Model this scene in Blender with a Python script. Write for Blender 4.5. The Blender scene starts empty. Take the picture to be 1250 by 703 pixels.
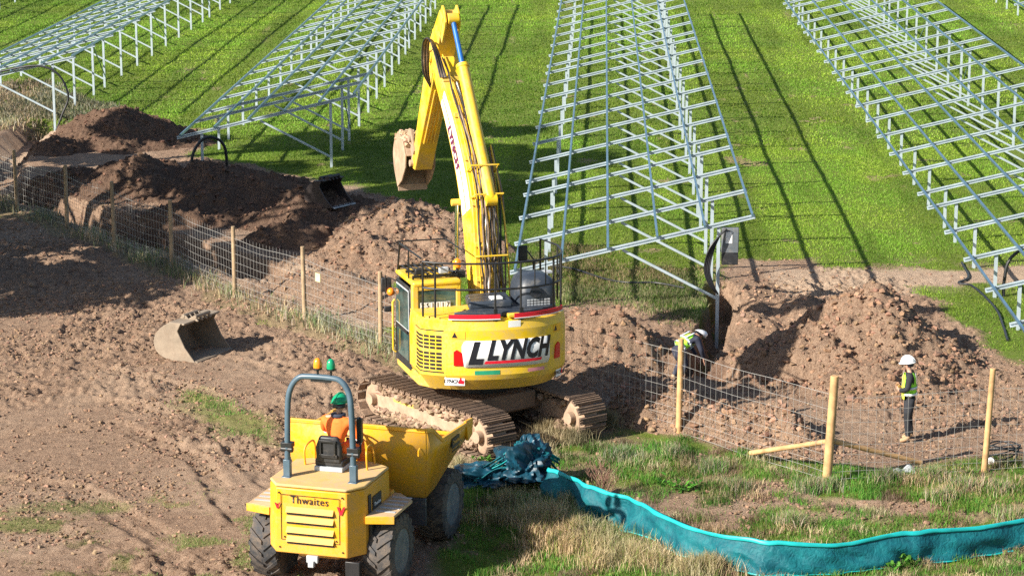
import bpy, math, random
import numpy as np
from mathutils import Vector, Matrix, noise as mnoise
random.seed(7); RNG = np.random.default_rng(11)
S = bpy.context.scene; COL = S.collection
PI = math.pi
# ------------------------------------------------------------------ camera numbers
F = 3000.; CX = 625.; CY = 351.5; PH = math.atan(655/F); HC = 13.5
_s, _c = math.sin(PH), math.cos(PH)
def G(px, py, z=0.):
    """survey helper: point of the level z that the photograph shows at px,py"""
    a = (px-CX)/F; b = (py-CY)/F
    t = (z-HC)/(-_s-b*_c)
    return (a*t, (_c-b*_s)*t)
# ------------------------------------------------------------------ noise
def _h(ix, iy, s):
    n = (ix.astype(np.int64)*374761393 + iy.astype(np.int64)*668265263 + s*1442695041) & 0x7fffffff
    n = ((n ^ (n >> 13))*1274126177) & 0x7fffffff
    n = ((n ^ (n >> 16))*1103515245) & 0x7fffffff
    return (n & 0xffffff)/float(0xffffff)
def vn(x, y, s=0):
    ix = np.floor(x); iy = np.floor(y); fx = x-ix; fy = y-iy
    fx = fx*fx*(3-2*fx); fy = fy*fy*(3-2*fy)
    a = _h(ix, iy, s); b = _h(ix+1, iy, s); c = _h(ix, iy+1, s); d = _h(ix+1, iy+1, s)
    return (a*(1-fx)+b*fx)*(1-fy)+(c*(1-fx)+d*fx)*fy
def fbm(x, y, s=0, o=4):
    v = 0; a = .5; t = 0
    for k in range(o):
        v = v+a*vn(x, y, s+k*7); t += a; x = x*2.03+3.1; y = y*2.03-1.7; a *= .5
    return v/t
def worley(x, y, s=0):
    ix = np.floor(x); iy = np.floor(y); best = np.full(np.shape(x), 9.); cell = np.zeros(np.shape(x))
    for dx in (-1, 0, 1):
        for dy in (-1, 0, 1):
            cx = ix+dx; cy = iy+dy
            px = cx+_h(cx, cy, s); py = cy+_h(cx, cy, s+31)
            d = (px-x)**2+(py-y)**2
            m = d < best; best = np.where(m, d, best); cell = np.where(m, _h(cx, cy, s+57), cell)
    return np.sqrt(best), cell
def ss(e0, e1, x):
    t = np.clip((x-e0)/(e1-e0), 0, 1); return t*t*(3-2*t)
def dist_line(x, y, pts):
    d = np.full(np.shape(x), 1e9)
    for (ax, ay), (bx, by) in zip(pts[:-1], pts[1:]):
        vx, vy = bx-ax, by-ay; L = vx*vx+vy*vy
        t = np.clip(((x-ax)*vx+(y-ay)*vy)/L, 0, 1)
        d = np.minimum(d, np.hypot(x-ax-t*vx, y-ay-t*vy))
    return d
def inpoly(x, y, pts):
    c = np.zeros(np.shape(x), bool); n = len(pts)
    for i in range(n):
        x0, y0 = pts[i]; x1, y1 = pts[(i+1) % n]
        if y0 == y1: continue
        c ^= ((y0 > y) != (y1 > y)) & (x < (x1-x0)*(y-y0)/(y1-y0)+x0)
    return c
def W(*p): return [G(a, b) for a, b in p]
def soft(x, y, poly, w, s):
    """polygon mask with a ragged border"""
    P = np.array(poly); mg = w*2.6; x = np.asarray(x, float); y = np.asarray(y, float)
    k = (x > P[:, 0].min()-mg) & (x < P[:, 0].max()+mg) & (y > P[:, 1].min()-mg) & (y < P[:, 1].max()+mg)
    out = np.zeros(x.shape); x = x[k]; y = y[k]
    if not len(x): return out
    jx = (fbm(x*.9, y*.9, s)-.5)*w*3; jy = (fbm(x*.9, y*.9, s+99)-.5)*w*3
    q = inpoly(x+jx, y+jy, poly); d = dist_line(x+jx, y+jy, poly+[poly[0]])
    out[k] = np.clip(.5+np.where(q, 1, -1)*d/w, 0, 1); return out
# ------------------------------------------------------------------ object helpers
def link(o, parent=None):
    COL.objects.link(o)
    if parent is not None: o.parent = parent
    return o
def tag(o, label=None, cat=None, group=None, kind=None):
    if label: o['label'] = label
    if cat: o['category'] = cat
    if group: o['group'] = group
    if kind: o['kind'] = kind
    return o
def empty(name, loc=(0, 0, 0), rz=0, **k):
    o = bpy.data.objects.new(name, None); o.location = loc; o.rotation_euler = (0, 0, rz); o.empty_display_size = .3
    link(o); return tag(o, **k)
class MB:
    def __init__(s): s.v = []; s.f = []; s.m = Matrix.Identity(4)
    def add(s, vs, fs):
        b = len(s.v); s.v += [tuple(s.m @ Vector(v)) for v in vs]; s.f += [tuple(b+i for i in f) for f in fs]; return s
    def box(s, c, d, r=None):
        x, y, z = d[0]/2, d[1]/2, d[2]/2; c = Vector(c)
        vs = [Vector((i*x, j*y, k*z)) for i in (-1, 1) for j in (-1, 1) for k in (-1, 1)]
        if r is not None: vs = [r @ v for v in vs]
        return s.add([v+c for v in vs], [(0, 1, 3, 2), (4, 6, 7, 5), (0, 4, 5, 1), (2, 3, 7, 6), (0, 2, 6, 4), (1, 5, 7, 3)])
    def bb(s, x0, x1, y0, y1, z0, z1): return s.box(((x0+x1)/2, (y0+y1)/2, (z0+z1)/2), (x1-x0, y1-y0, z1-z0))
    def prof(s, p0, p1, pts, up=(0, 0, 1)):
        """sweep a closed 2D profile (side, up) straight from p0 to p1"""
        p0 = Vector(p0); p1 = Vector(p1); d = (p1-p0).normalized(); u = Vector(up); sd = d.cross(u)
        if sd.length < 1e-4: sd = d.cross(Vector((0, 1, 0)))
        sd.normalize(); u = sd.cross(d); n = len(pts)
        vs = [p+sd*a+u*b for p in (p0, p1) for a, b in pts]
        return s.add(vs, [tuple(range(n))[::-1], tuple(range(n, 2*n))]+[(i, (i+1) % n, n+(i+1) % n, n+i) for i in range(n)])
    def beam(s, p0, p1, w, h, up=(0, 0, 1)): return s.prof(p0, p1, [(-w/2, -h/2), (w/2, -h/2), (w/2, h/2), (-w/2, h/2)], up)
    def cyl(s, p0, p1, r0, r1=None, n=16):
        r1 = r0 if r1 is None else r1; p0 = Vector(p0); p1 = Vector(p1); d = (p1-p0).normalized()
        a = d.orthogonal().normalized(); b = d.cross(a)
        vs = [p+(a*math.cos(2*PI*i/n)+b*math.sin(2*PI*i/n))*r for p, r in ((p0, r0), (p1, r1)) for i in range(n)]
        return s.add(vs, [tuple(range(n))[::-1], tuple(range(n, 2*n))]+[(i, (i+1) % n, n+(i+1) % n, n+i) for i in range(n)])
    def tube(s, pts, r, n=8, closed=False):
        pts = [Vector(p) for p in pts]; N = len(pts); rs = r if isinstance(r, (list, tuple)) else [r]*N
        vs = []; a = None
        for i, p in enumerate(pts):
            d = (pts[min(i+1, N-1)]-pts[max(i-1, 0)]) if not closed else (pts[(i+1) % N]-pts[i-1]); d.normalize()
            if a is None: a = d.orthogonal().normalized()
            a = (a-d*a.dot(d)); a = a.normalized() if a.length > 1e-6 else d.orthogonal().normalized()
            b = d.cross(a)
            vs += [p+(a*math.cos(2*PI*k/n)+b*math.sin(2*PI*k/n))*rs[i] for k in range(n)]
        fs = []
        for i in range(N if closed else N-1):
            j = (i+1) % N
            fs += [(i*n+k, i*n+(k+1) % n, j*n+(k+1) % n, j*n+k) for k in range(n)]
        if not closed: fs += [tuple(range(n))[::-1], tuple((N-1)*n+k for k in range(n))]
        return s.add(vs, fs)
    def lathe(s, prof, c=(0, 0, 0), ax='z', n=24):
        """prof: (r, t) along the axis"""
        vs = []
        for r, t in prof:
            for k in range(n):
                a = 2*PI*k/n; q = (r*math.cos(a), r*math.sin(a))
                vs.append({'z': (q[0], q[1], t), 'x': (t, q[0], q[1]), 'y': (q[1], t, q[0])}[ax])
        vs = [(v[0]+c[0], v[1]+c[1], v[2]+c[2]) for v in vs]; m = len(prof)
        fs = [(i*n+k, i*n+(k+1) % n, (i+1)*n+(k+1) % n, (i+1)*n+k) for i in range(m-1) for k in range(n)]
        fs += [tuple(range(n))[::-1], tuple((m-1)*n+k for k in range(n))]
        return s.add(vs, fs)
    def plate(s, poly, t, axis='x', c=0.):
        """closed polygon in the plane across axis, thickness t centred on c"""
        n = len(poly)
        def P(a, b, w): return {'x': (w, a, b), 'y': (a, w, b), 'z': (a, b, w)}[axis]
        vs = [P(a, b, c-t/2) for a, b in poly]+[P(a, b, c+t/2) for a, b in poly]
        return s.add(vs, [tuple(range(n))[::-1], tuple(range(n, 2*n))]+[(i, (i+1) % n, n+(i+1) % n, n+i) for i in range(n)])
    def grid(s, fn, nu, nv, t=0):
        """sheet from fn(u,v) in 0..1"""
        vs = [fn(i/nu, j/nv) for i in range(nu+1) for j in range(nv+1)]
        return s.add(vs, [(i*(nv+1)+j, (i+1)*(nv+1)+j, (i+1)*(nv+1)+j+1, i*(nv+1)+j+1) for i in range(nu) for j in range(nv)])
    def ball(s, c, r, n=12, sq=(1, 1, 1)):
        vs = []; m = n//2
        for i in range(m+1):
            th = PI*max(.02, min(.98, i/m))
            for k in range(n):
                a = 2*PI*k/n; vs.append((c[0]+r*sq[0]*math.sin(th)*math.cos(a), c[1]+r*sq[1]*math.sin(th)*math.sin(a), c[2]+r*sq[2]*math.cos(th)))
        fs = [(i*n+k, (i+1)*n+k, (i+1)*n+(k+1) % n, i*n+(k+1) % n) for i in range(m) for k in range(n)]
        fs += [tuple(range(n)), tuple(m*n+k for k in range(n))[::-1]]
        return s.add(vs, fs)
    def build(s, name, mat, parent=None, bev=0, smooth=35, solid=0):
        me = bpy.data.meshes.new(name); me.from_pydata(s.v, [], s.f); me.materials.append(mat)
        import bmesh
        bm = bmesh.new(); bm.from_mesh(me); bmesh.ops.recalc_face_normals(bm, faces=bm.faces); bm.to_mesh(me); bm.free()
        if smooth:
            me.shade_smooth(); me.set_sharp_from_angle(angle=math.radians(smooth))
        o = bpy.data.objects.new(name, me); link(o, parent)
        if solid:
            q = o.modifiers.new('t', 'SOLIDIFY'); q.thickness = solid; q.offset = 0
        if bev:
            q = o.modifiers.new('b', 'BEVEL'); q.width = bev; q.segments = 2; q.limit_method = 'ANGLE'; q.angle_limit = math.radians(40)
        return o
def nmesh(name, V, T, mat, parent=None, col=None, smooth=False, attr='tint'):
    """fast mesh from arrays: V (n,3), T (m,k)"""
    me = bpy.data.meshes.new(name); n = len(V); m, k = T.shape
    me.vertices.add(n); me.vertices.foreach_set('co', np.ascontiguousarray(V, np.float32).ravel())
    me.loops.add(m*k); me.loops.foreach_set('vertex_index', np.ascontiguousarray(T, np.int32).ravel())
    me.polygons.add(m); me.polygons.foreach_set('loop_start', np.arange(0, m*k, k, dtype=np.int32))
    me.polygons.foreach_set('use_smooth', np.full(m, bool(smooth)))
    if col is not None:
        a = me.attributes.new(attr, 'FLOAT_COLOR', 'POINT'); c = np.ones((n, 4), np.float32); c[:, :col.shape[1]] = col
        a.data.foreach_set('color', c.ravel())
    me.update(calc_edges=True); me.validate(); me.materials.append(mat)
    o = bpy.data.objects.new(name, me); return link(o, parent)
# ------------------------------------------------------------------ materials
class NT:
    def __init__(s, name):
        s.m = bpy.data.materials.new(name); s.m.use_nodes = True; s.t = s.m.node_tree; s.N = s.t.nodes; s.L = s.t.links
        s.b = s.N['Principled BSDF']; s.out = s.N['Material Output']
        s.tc = s.N.new('ShaderNodeTexCoord')
    def n(s, t, **k):
        x = s.N.new(t)
        for a, b in k.items(): setattr(x, a, b)
        return x
    def set(s, sock, v):
        if isinstance(v, bpy.types.NodeSocket): s.L.new(v, sock)
        else:
            if hasattr(sock.default_value, '__len__') and len(sock.default_value) == 4 and len(v) == 3: v = (*v, 1)
            sock.default_value = v
    def noise(s, scale, detail=4, rough=.6, co='Object', dist=0, vec=None):
        x = s.n('ShaderNodeTexNoise'); x.inputs['Scale'].default_value = scale; x.inputs['Detail'].default_value = detail
        x.inputs['Roughness'].default_value = rough; x.inputs['Distortion'].default_value = dist
        s.L.new(vec if vec is not None else s.tc.outputs[co], x.inputs['Vector']); return x.outputs['Fac']
    def ramp(s, f, lo, hi):
        x = s.n('ShaderNodeMapRange'); x.clamp = True
        s.L.new(f, x.inputs[0]); x.inputs[1].default_value = lo; x.inputs[2].default_value = hi; return x.outputs[0]
    def mix(s, f, a, b, mode='MIX'):
        x = s.n('ShaderNodeMix', data_type='RGBA', blend_type=mode)
        s.set(x.inputs[0], f); s.set(x.inputs[6], a); s.set(x.inputs[7], b); return x.outputs[2]
    def math(s, op, a, b=0.):
        x = s.n('ShaderNodeMath', operation=op); s.set(x.inputs[0], a); s.set(x.inputs[1], b); return x.outputs[0]
    def bump(s, h, st, d):
        x = s.n('ShaderNodeBump'); x.inputs['Strength'].default_value = st; x.inputs['Distance'].default_value = d
        s.L.new(h, x.inputs['Height']); s.L.new(x.outputs[0], s.b.inputs['Normal']); return x
    def fin(s, col, rough=.6, metal=0., spec=.5):
        s.set(s.b.inputs['Base Color'], col); s.set(s.b.inputs['Roughness'], rough); s.set(s.b.inputs['Metallic'], metal)
        s.b.inputs['Specular IOR Level'].default_value = spec; return s.m
def basic(name, col, rough=.6, metal=0., var=.12, sc=6., dirt=None, damt=.45, dsc=3., bump=0., spec=.5, low=None):
    t = NT(name); n = t.noise(sc, 5)
    dk = tuple(c*(1-var*2) for c in col); lt = tuple(min(1, c*(1+var)) for c in col)
    c = t.mix(t.ramp(n, .3, .7), dk, lt); r = rough
    if dirt:
        f = t.ramp(t.noise(dsc, 7, .7, dist=.4), 1-damt-.12, 1-damt+.16)
        fs = t.math('MULTIPLY', t.ramp(t.noise(dsc*9, 4, .7), .3, .75), .85)
        f2 = t.math('MULTIPLY', f, t.math('ADD', fs, .15))
        if low:
            g = t.n('ShaderNodeSeparateXYZ'); t.L.new(t.tc.outputs['Object'], g.inputs[0])
            lw = t.math('ADD', g.outputs[2], t.math('MULTIPLY', t.noise(2.5, 5), .8))
            f2 = t.math('MAXIMUM', f2, t.math('MULTIPLY', t.ramp(lw, low[1]+.4, low[0]+.4), t.math('ADD', fs, .1)))
        c = t.mix(f2, c, dirt); r = t.math('ADD', t.math('MULTIPLY', f2, .5), rough)
    if bump: t.bump(t.noise(sc*6, 5), .5, bump)
    return t.fin(c, r, metal, spec)
MUD = (.33, .22, .15); DUST = (.42, .31, .22)
M = {}
M['yel'] = basic('excavator_yellow_paint', (.84, .535, .010), .34, 0, .05, 2, (.44, .32, .18), .50, 2.4, low=(1.1, 1.8))
M['yelb'] = basic('boom_yellow_paint', (.80, .50, .012), .42, 0, .07, 3, (.42, .31, .18), .48, 2.8)
M['dyel'] = basic('dumper_yellow_paint', (.72, .345, .010), .4, 0, .05, 2, (.42, .27, .14), .45, 2.8, low=(.5, 1.15))
M['skip'] = basic('skip_yellow_paint', (.78, .38, .006), .38, 0, .05, 2, (.34, .23, .14), .48, 2.6, low=(.9, 1.5))
M['hood'] = basic('dusty_hood_top', (.66, .42, .12), .7, 0, .1, 3, DUST, .6, 1.5)
M['wood_dust'] = basic('dusty_step_plate', (.50, .34, .18), .8, 0, .12, 4, (.55, .4, .27), .5, 2)
M['rops'] = basic('slate_blue_frame_paint', (.075, .12, .16), .35, 0, .1, 5, (.3, .26, .2), .22, 5)
M['black'] = basic('black_painted_steel', (.018, .018, .02), .4, 0, .15, 6, (.2, .16, .12), .3, 4)
M['dgrey'] = basic('dark_grey_hood_paint', (.035, .045, .062), .42, 0, .1, 3, (.27, .24, .2), .34, 3)
M['plastic'] = basic('black_plastic', (.022, .023, .026), .5, 0, .2, 8, (.17, .14, .11), .35, 5)
M['rubber'] = basic('tyre_rubber', (.035, .037, .042), .75, 0, .2, 9, (.24, .18, .13), .48, 6, bump=.004)
M['rim'] = basic('dusty_wheel_rim', (.12, .14, .16), .55, 0, .15, 6, (.34, .27, .2), .4, 4)
M['mudsteel'] = basic('muddy_track_steel', (.12, .09, .07), .75, .1, .2, 6, MUD, .66, 2.6, bump=.02, spec=.3)
M['mudclay'] = basic('clay_caked_steel', (.40, .29, .205), .85, 0, .16, 4, (.30, .19, .125), .5, 2.5, bump=.012, spec=.2)
M['bucket'] = basic('brown_dusty_bucket_steel', (.26, .205, .15), .75, 0, .14, 3, (.16, .11, .08), .4, 2.5, bump=.006)
M['bucketin'] = basic('dark_bucket_inside', (.07, .06, .055), .7, .1, .2, 3, (.25, .18, .13), .35, 3, bump=.006)
M['bucketdk'] = basic('brown_black_bucket_steel', (.045, .035, .035), .5, .2, .2, 3, (.25, .14, .11), .3, 3)
M['galv'] = basic('galvanised_steel', (.47, .55, .60), .45, .3, .12, 1.4, (.30, .37, .42), .4, 2.0)
M['galvp'] = basic('galvanised_purlin', (.21, .36, .48), .34, .8, .12, 1.4)
M['wire'] = basic('galvanised_fence_wire', (.38, .37, .35), .45, .2, .1, 3)
M['chrome'] = basic('cylinder_rod_chrome', (.75, .78, .82), .15, 1., .05, 3)
M['blue'] = basic('blue_rod_sleeve', (.02, .13, .42), .35, 0, .1, 4)
M['hose'] = basic('black_hose', (.02, .02, .022), .5, 0, .2, 8, (.3, .22, .15), .35, 6)
M['hoseb'] = basic('dusty_brown_hose', (.17, .12, .09), .6, 0, .2, 8, (.45, .33, .22), .45, 6)
M['white'] = basic('white_sign_paint', (.80, .80, .79), .45, 0, .03, 3, (.6, .5, .4), .2, 4)
M['letter'] = basic('black_lettering', (.012, .012, .018), .5, 0, .1, 3)
M['purple'] = basic('faded_purple_lettering', (.16, .02, .07), .5, 0, .2, 5)
M['red'] = basic('red_sign_paint', (.62, .012, .03), .4, 0, .08, 5)
M['pink'] = basic('faded_pink_sticker', (.75, .28, .30), .5, 0, .1, 8)
M['green'] = basic('green_sticker', (.02, .28, .15), .5, 0, .1, 8)
M['greyp'] = basic('light_grey_panel', (.42, .44, .46), .5, 0, .1, 4, (.3, .26, .2), .3, 3)
M['orange_l'] = basic('amber_lens', (.9, .26, .02), .2, 0, .05, 4)
M['green_l'] = basic('green_lens', (.01, .28, .13), .2, 0, .05, 4)
M['red_l'] = basic('red_lens', (.55, .01, .01), .2, 0, .05, 4)
M['skin'] = basic('skin', (.50, .28, .20), .55, 0, .06, 20)
M['hv_or'] = basic('orange_hi_vis_cloth', (.95, .17, .02), .8, 0, .12, 9)
M['hv_ye'] = basic('yellow_orange_hi_vis_cloth', (.95, .48, .03), .8, 0, .1, 9)
M['silver'] = basic('reflective_stripe', (.66, .70, .74), .35, 0, .05, 9)
M['dark_cl'] = basic('black_cloth', (.018, .02, .026), .85, 0, .2, 9)
M['navy'] = basic('dark_navy_cloth', (.03, .035, .06), .85, 0, .2, 9)
M['boot'] = basic('tan_boot_leather', (.42, .27, .15), .8, 0, .15, 9)
M['helm_w'] = basic('white_helmet_plastic', (.85, .85, .85), .25, 0, .02, 5)
M['helm_g'] = basic('green_helmet_plastic', (.01, .30, .14), .22, 0, .04, 5)
M['post_w'] = basic('fresh_timber', (.52, .31, .14), .75, 0, .22, 4, (.38, .22, .1), .3, 5, bump=.004)
M['post_o'] = basic('weathered_timber', (.38, .27, .16), .8, 0, .2, 4, (.22, .17, .12), .4, 5, bump=.004)
M['cable'] = basic('black_cable', (.015, .016, .02), .45)
M['teal_hem'] = basic('bright_teal_hem', (.010, .37, .38), .45, 0, .1, 4, (.35, .42, .35), .18, 3)
M['bark'] = basic('tree_bark', (.12, .09, .06), .9, 0, .2, 3, bump=.02)
def glass():
    t = NT('tinted_cab_glass'); n = t.ramp(t.noise(2.2, 4), .35, .65)
    return t.fin(t.mix(n, (.012, .03, .03), (.07, .13, .12)), .06, 0, .9)
M['glass'] = glass()
def teal():
    t = NT('teal_silt_fabric')
    a = t.ramp(t.noise(3, 6, .7, dist=.6), .35, .7)
    c = t.mix(a, (.004, .09, .125), (.010, .21, .24))
    t.bump(t.noise(9, 4, .5, dist=1.5), .5, .05)
    t.fin(c, .6, 0, .35)
    tr = t.n('ShaderNodeBsdfTranslucent'); t.L.new(c, tr.inputs[0]); mx = t.n('ShaderNodeMixShader'); mx.inputs[0].default_value = .25
    t.L.new(t.b.outputs[0], mx.inputs[1]); t.L.new(tr.outputs[0], mx.inputs[2]); t.L.new(mx.outputs[0], t.out.inputs[0]); return t.m
M['teal'] = teal()
M['navyteal'] = basic('navy_teal_sheet', (.004, .05, .085), .45, 0, .35, 3, (.012, .18, .20), .3, 2)
def blade(name, trans=.35, rough=.6):
    t = NT(name); a = t.n('ShaderNodeAttribute', attribute_name='tint')
    c = a.outputs['Color']; t.fin(c, rough, 0, .25)
    tr = t.n('ShaderNodeBsdfTranslucent'); t.L.new(c, tr.inputs[0]); mx = t.n('ShaderNodeMixShader'); mx.inputs[0].default_value = trans
    t.L.new(t.b.outputs[0], mx.inputs[1]); t.L.new(tr.outputs[0], mx.inputs[2]); t.L.new(mx.outputs[0], t.out.inputs[0]); return t.m
M['blade'] = blade('grass_blades'); M['leaf'] = blade('tree_leaves', .3)
def soilcol(t, co='Object'):
    a = t.ramp(t.noise(.55, 5, .6, co), .35, .65); b = t.ramp(t.noise(5, 5, .7, co), .35, .68); c = t.ramp(t.noise(30, 3, .7, co), .35, .7)
    x = t.mix(a, (.285, .172, .110), (.39, .262, .178)); y = t.mix(b, (.125, .072, .047), x)
    return t.mix(t.math('MULTIPLY', c, .8), y, (.46, .33, .235))
def soil(name, dark=0.):
    t = NT(name); c = soilcol(t)
    if dark: c = t.mix(dark, c, (.075, .042, .030))
    t.bump(t.noise(18, 7, .8), .95, .09); return t.fin(c, .95, 0, .12)
M['soil'] = soil('heaped_brown_soil'); M['soil_shade'] = soil('shade_darkened_soil', .68)  # second soil is the same earth with tree shade put into its colour
def clod():
    t = NT('soil_clods'); a = t.n('ShaderNodeAttribute', attribute_name='tint'); t.bump(t.noise(25, 4, .7), .6, .02)
    return t.fin(a.outputs['Color'], .95, 0, .12)
M['clod'] = clod()
def groundmat():
    t = NT('ground_soil_and_turf'); a = t.n('ShaderNodeAttribute', attribute_name='zone'); sp = t.n('ShaderNodeSeparateColor'); t.L.new(a.outputs['Color'], sp.inputs[0])
    s = soilcol(t); pale = t.mix(t.ramp(t.noise(3, 6, .7), .3, .7), (.36, .25, .175), (.52, .39, .28)); s = t.mix(sp.outputs[1], s, pale)
    s = t.mix(sp.outputs[2], s, (.13, .075, .055))  # shade painted into the soil colour along the trenches
    g1 = t.mix(t.ramp(t.noise(.35, 4), .35, .65), (.10, .17, .02), (.15, .21, .03)); g2 = t.mix(t.ramp(t.noise(7, 5, .7), .4, .7), g1, (.17, .20, .05))
    t.bump(t.noise(18, 8, .8), .9, .09)
    return t.fin(t.mix(sp.outputs[0], s, g2), .95, 0, .1)
M['ground'] = groundmat()
# ------------------------------------------------------------------ terrain
FENCE = [(-19.2, 78.9), (-14.89, 72.75), (-12.9, 70.02), (-11.07, 67.13), (-9.1, 64.35), (-7.03, 60.9), (-5.03, 58.15), (-3.03, 55.2), (-.9, 52.7), (.2, 51.45), (3.37, 47.96), (5.93, 44.5)]
TR_A = [(-24, 84), (-18.5, 79.8), (-14.0, 73.9), (-10.2, 68.4), (-7.6, 65.1), (-6.6, 63.6)]      # trench behind the left fence
TR_A2 = [(-16.6, 77.5), (-17.6, 86.), (-17.2, 90.5)]
TR_B = W((880, 350), (884, 372), (868, 410), (852, 438))
TR_C = W((690, 452), (760, 448), (860, 452), (965, 466))
RUTS = [(W((-60, 425), (150, 418), (330, 452), (470, 520)), .3), (W((-60, 505), (120, 492), (250, 512), (335, 590)), .3), (W((-60, 680), (100, 690), (200, 740)), .3), (W((-60, 470), (120, 452), (250, 480), (340, 560)), .26), (W((-60, 540), (140, 520), (240, 560), (300, 640)), .26),
        (W((-40, 640), (120, 655), (260, 700), (300, 760)), .28), (W((-60, 395), (150, 370), (330, 400), (470, 440)), .24),
        (W((985, 612), (1060, 622), (1150, 628)), .3), (W((-60, 580), (90, 596), (200, 660), (230, 740)), .3)]
SOIL_P = W((-80, 262), (20, 266), (140, 312), (210, 338), (284, 375), (371, 405), (465, 438), (560, 470), (640, 540), (600, 580), (560, 610), (560, 800), (-200, 800))
SPOIL_P = W((-80, 215), (-80, 165), (30, 150), (90, 150), (150, 158), (235, 158), (245, 192), (420, 224), (560, 262), (600, 300), (470, 352), (465, 415), (371, 392), (284, 362), (210, 325), (140, 300), (20, 255), (-80, 228))
SPOIL_R = W((560, 470), (600, 410), (700, 370), (760, 360), (850, 395), (880, 330), (900, 318), (985, 318), (1010, 338), (1180, 328), (1330, 322), (1330, 342), (1120, 350), (1185, 400), (1215, 440), (1340, 470), (1340, 575), (1200, 562), (1060, 575), (900, 556), (830, 535), (760, 520), (720, 560), (640, 560))
DRY_L = W((-80, 172), (-80, 100), (60, 104), (130, 132), (150, 150), (60, 150))
SCRUB_M = W((630, 318), (680, 296), (770, 322), (880, 345), (880, 380), (850, 400), (760, 372), (700, 372), (640, 350))
ROUGH_P = W((560, 590), (640, 570), (700, 530), (830, 532), (900, 560), (1060, 578), (1250, 560), (1400, 560), (1400, 800), (560, 800))
GREEN_L = W((215, 478), (262, 474), (330, 520), (345, 545), (280, 535), (235, 505))
PATCH_R = W((690, 610), (760, 590), (860, 606), (960, 632), (905, 655), (800, 650), (740, 640))
PATCH_R2 = W((990, 612), (1150, 612), (1160, 632), (1000, 634))
PATCH_R3 = W((895, 592), (965, 585), (1000, 612), (930, 630), (870, 618))
def masks(x, y):
    bare = np.maximum.reduce([soft(x, y, SOIL_P, .5, 3), soft(x, y, SPOIL_P, .5, 5), soft(x, y, SPOIL_R, .35, 9)])
    rough = soft(x, y, ROUGH_P, .6, 21)
    bare = np.clip(bare*(1-rough)+rough*np.maximum.reduce([soft(x, y, PATCH_R, .4, 33), soft(x, y, PATCH_R2, .3, 35), soft(x, y, PATCH_R3, .4, 36), .75*ss(.60, .70, fbm(x*.8, y*.8, 57))]), 0, 1)
    bare = np.maximum(bare, .8*ss(1.5, .8, dist_line(x, y, FENCE[:9])))
    bare = bare*(1-.6*soft(x, y, GREEN_L, .5, 41))
    bl = ss(640, 800, 0*x+700)*0
    tuft = ss(.56, .72, fbm(x*.9, y*.9, 77))*ss(46., 42., y)*ss(-3, -5, x)
    bare = bare*(1-.55*tuft)
    turf_spots = ss(.74, .80, fbm(x*1.3, y*.9, 55))*ss(60, 66, y)*.6
    near = np.exp(-((y-63.5)/1.5)**2)*ss(2, 6, x)*ss(.4, .6, fbm(x*1.3, y*1.3, 61))
    return np.clip(np.maximum.reduce([bare, turf_spots, near]), 0, 1), rough
def height(x, y, fine=True):
    x = np.asarray(x, float); y = np.asarray(y, float)
    z = (fbm(x*.12, y*.12, 2, 3)-.5)*.14
    flat = np.exp(-((x+3)**2+(y-40.2)**2)/16.)+np.exp(-((x+.7)**2+(y-48.5)**2)/10.)
    z = z*(1-np.clip(flat, 0, 1))
    dA = dist_line(x, y, TR_A)+(fbm(x*1.2, y*1.2, 15)-.5)*.5
    dA2 = dist_line(x, y, TR_A2)+(fbm(x*1.2, y*1.2, 16)-.5)*.4
    dB = dist_line(x, y, TR_B)+(fbm(x*1.6, y*1.6, 17)-.5)*.35
    dC = dist_line(x, y, TR_C)+(fbm(x*1.2, y*1.2, 18)-.5)*.5
    cut = np.maximum.reduce([1.1*ss(.85, .6, dA), .6*ss(.85, .4, dA2), 1.0*ss(.42, .28, dB), .55*ss(.85, .55, dC)])
    z = z-cut
    if fine:
        bare, rough = masks(x, y)
        w1, c1 = worley(x*7, y*7, 4); w2, c2 = worley(x*3, y*3, 6)
        rough_s = fbm(x*2.2, y*2.2, 8, 5)
        lumps = 1.15*(.075*(.6-w1)*(c1 > .35)+.06*(.7-w2)*(c2 > .7)+.13*(rough_s-.5)+.12*(fbm(x*9, y*9, 12, 3)-.5))
        amp = .22+1.1*ss(.40, .64, fbm(x*.33, y*.33, 28, 5))
        z = z+bare*lumps*amp+(1-bare)*(fbm(x*1.5, y*1.5, 9, 4)-.5)*(.05+.2*rough)
        for k, (ln, w) in enumerate(RUTS):
            d = np.minimum(dist_line(x, y, ln), 5)+(fbm(x*1.5, y*1.5, 70+k)-.5)*.25; tread = .5+.5*np.sin((x*1.7+y*1.1+2.5*np.abs(d))*2*PI*2.6)
            z = z-bare*(ss(w*1.15, w*.8, d)*(.03+.05*tread)-.02*np.exp(-((d-w*1.35)/.09)**2))*ss(.3, .5, fbm(x*.6, y*.6, 60+k))
    return z
def axis_pts(lo, a, b, hi, step, grow):
    p = list(np.arange(a, b, step)); q = p[-1]; s = step
    while q < hi: s *= grow; q += s; p.append(q)
    q = p[0]; s = step
    while q > lo: s *= grow; q -= s; p.insert(0, q)
    return np.array(p)
xs = axis_pts(-900, -14.2, 11.6, 900, .045, 1.11)
ya = np.arange(38.2, 62, .075); yb = np.arange(62, 92, .12); ys = np.concatenate([axis_pts(-300, 38.2, 38.4, 38.3, .075, 1.3)[:-3], ya, yb])
q = 92.; s_ = .12; L_ = []
while q < 2500: L_.append(q); s_ *= 1.07; q += s_
ys = np.unique(np.concatenate([ys, np.array(L_)]))
gx, gy = np.meshgrid(xs, ys, indexing='ij'); gz = height(gx, gy)
far = (np.abs(gx) > 60) | (gy > 200) | (gy < 20)
gz[far] *= .3
nx, ny = gx.shape
idx = np.arange(nx*ny).reshape(nx, ny)
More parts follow.
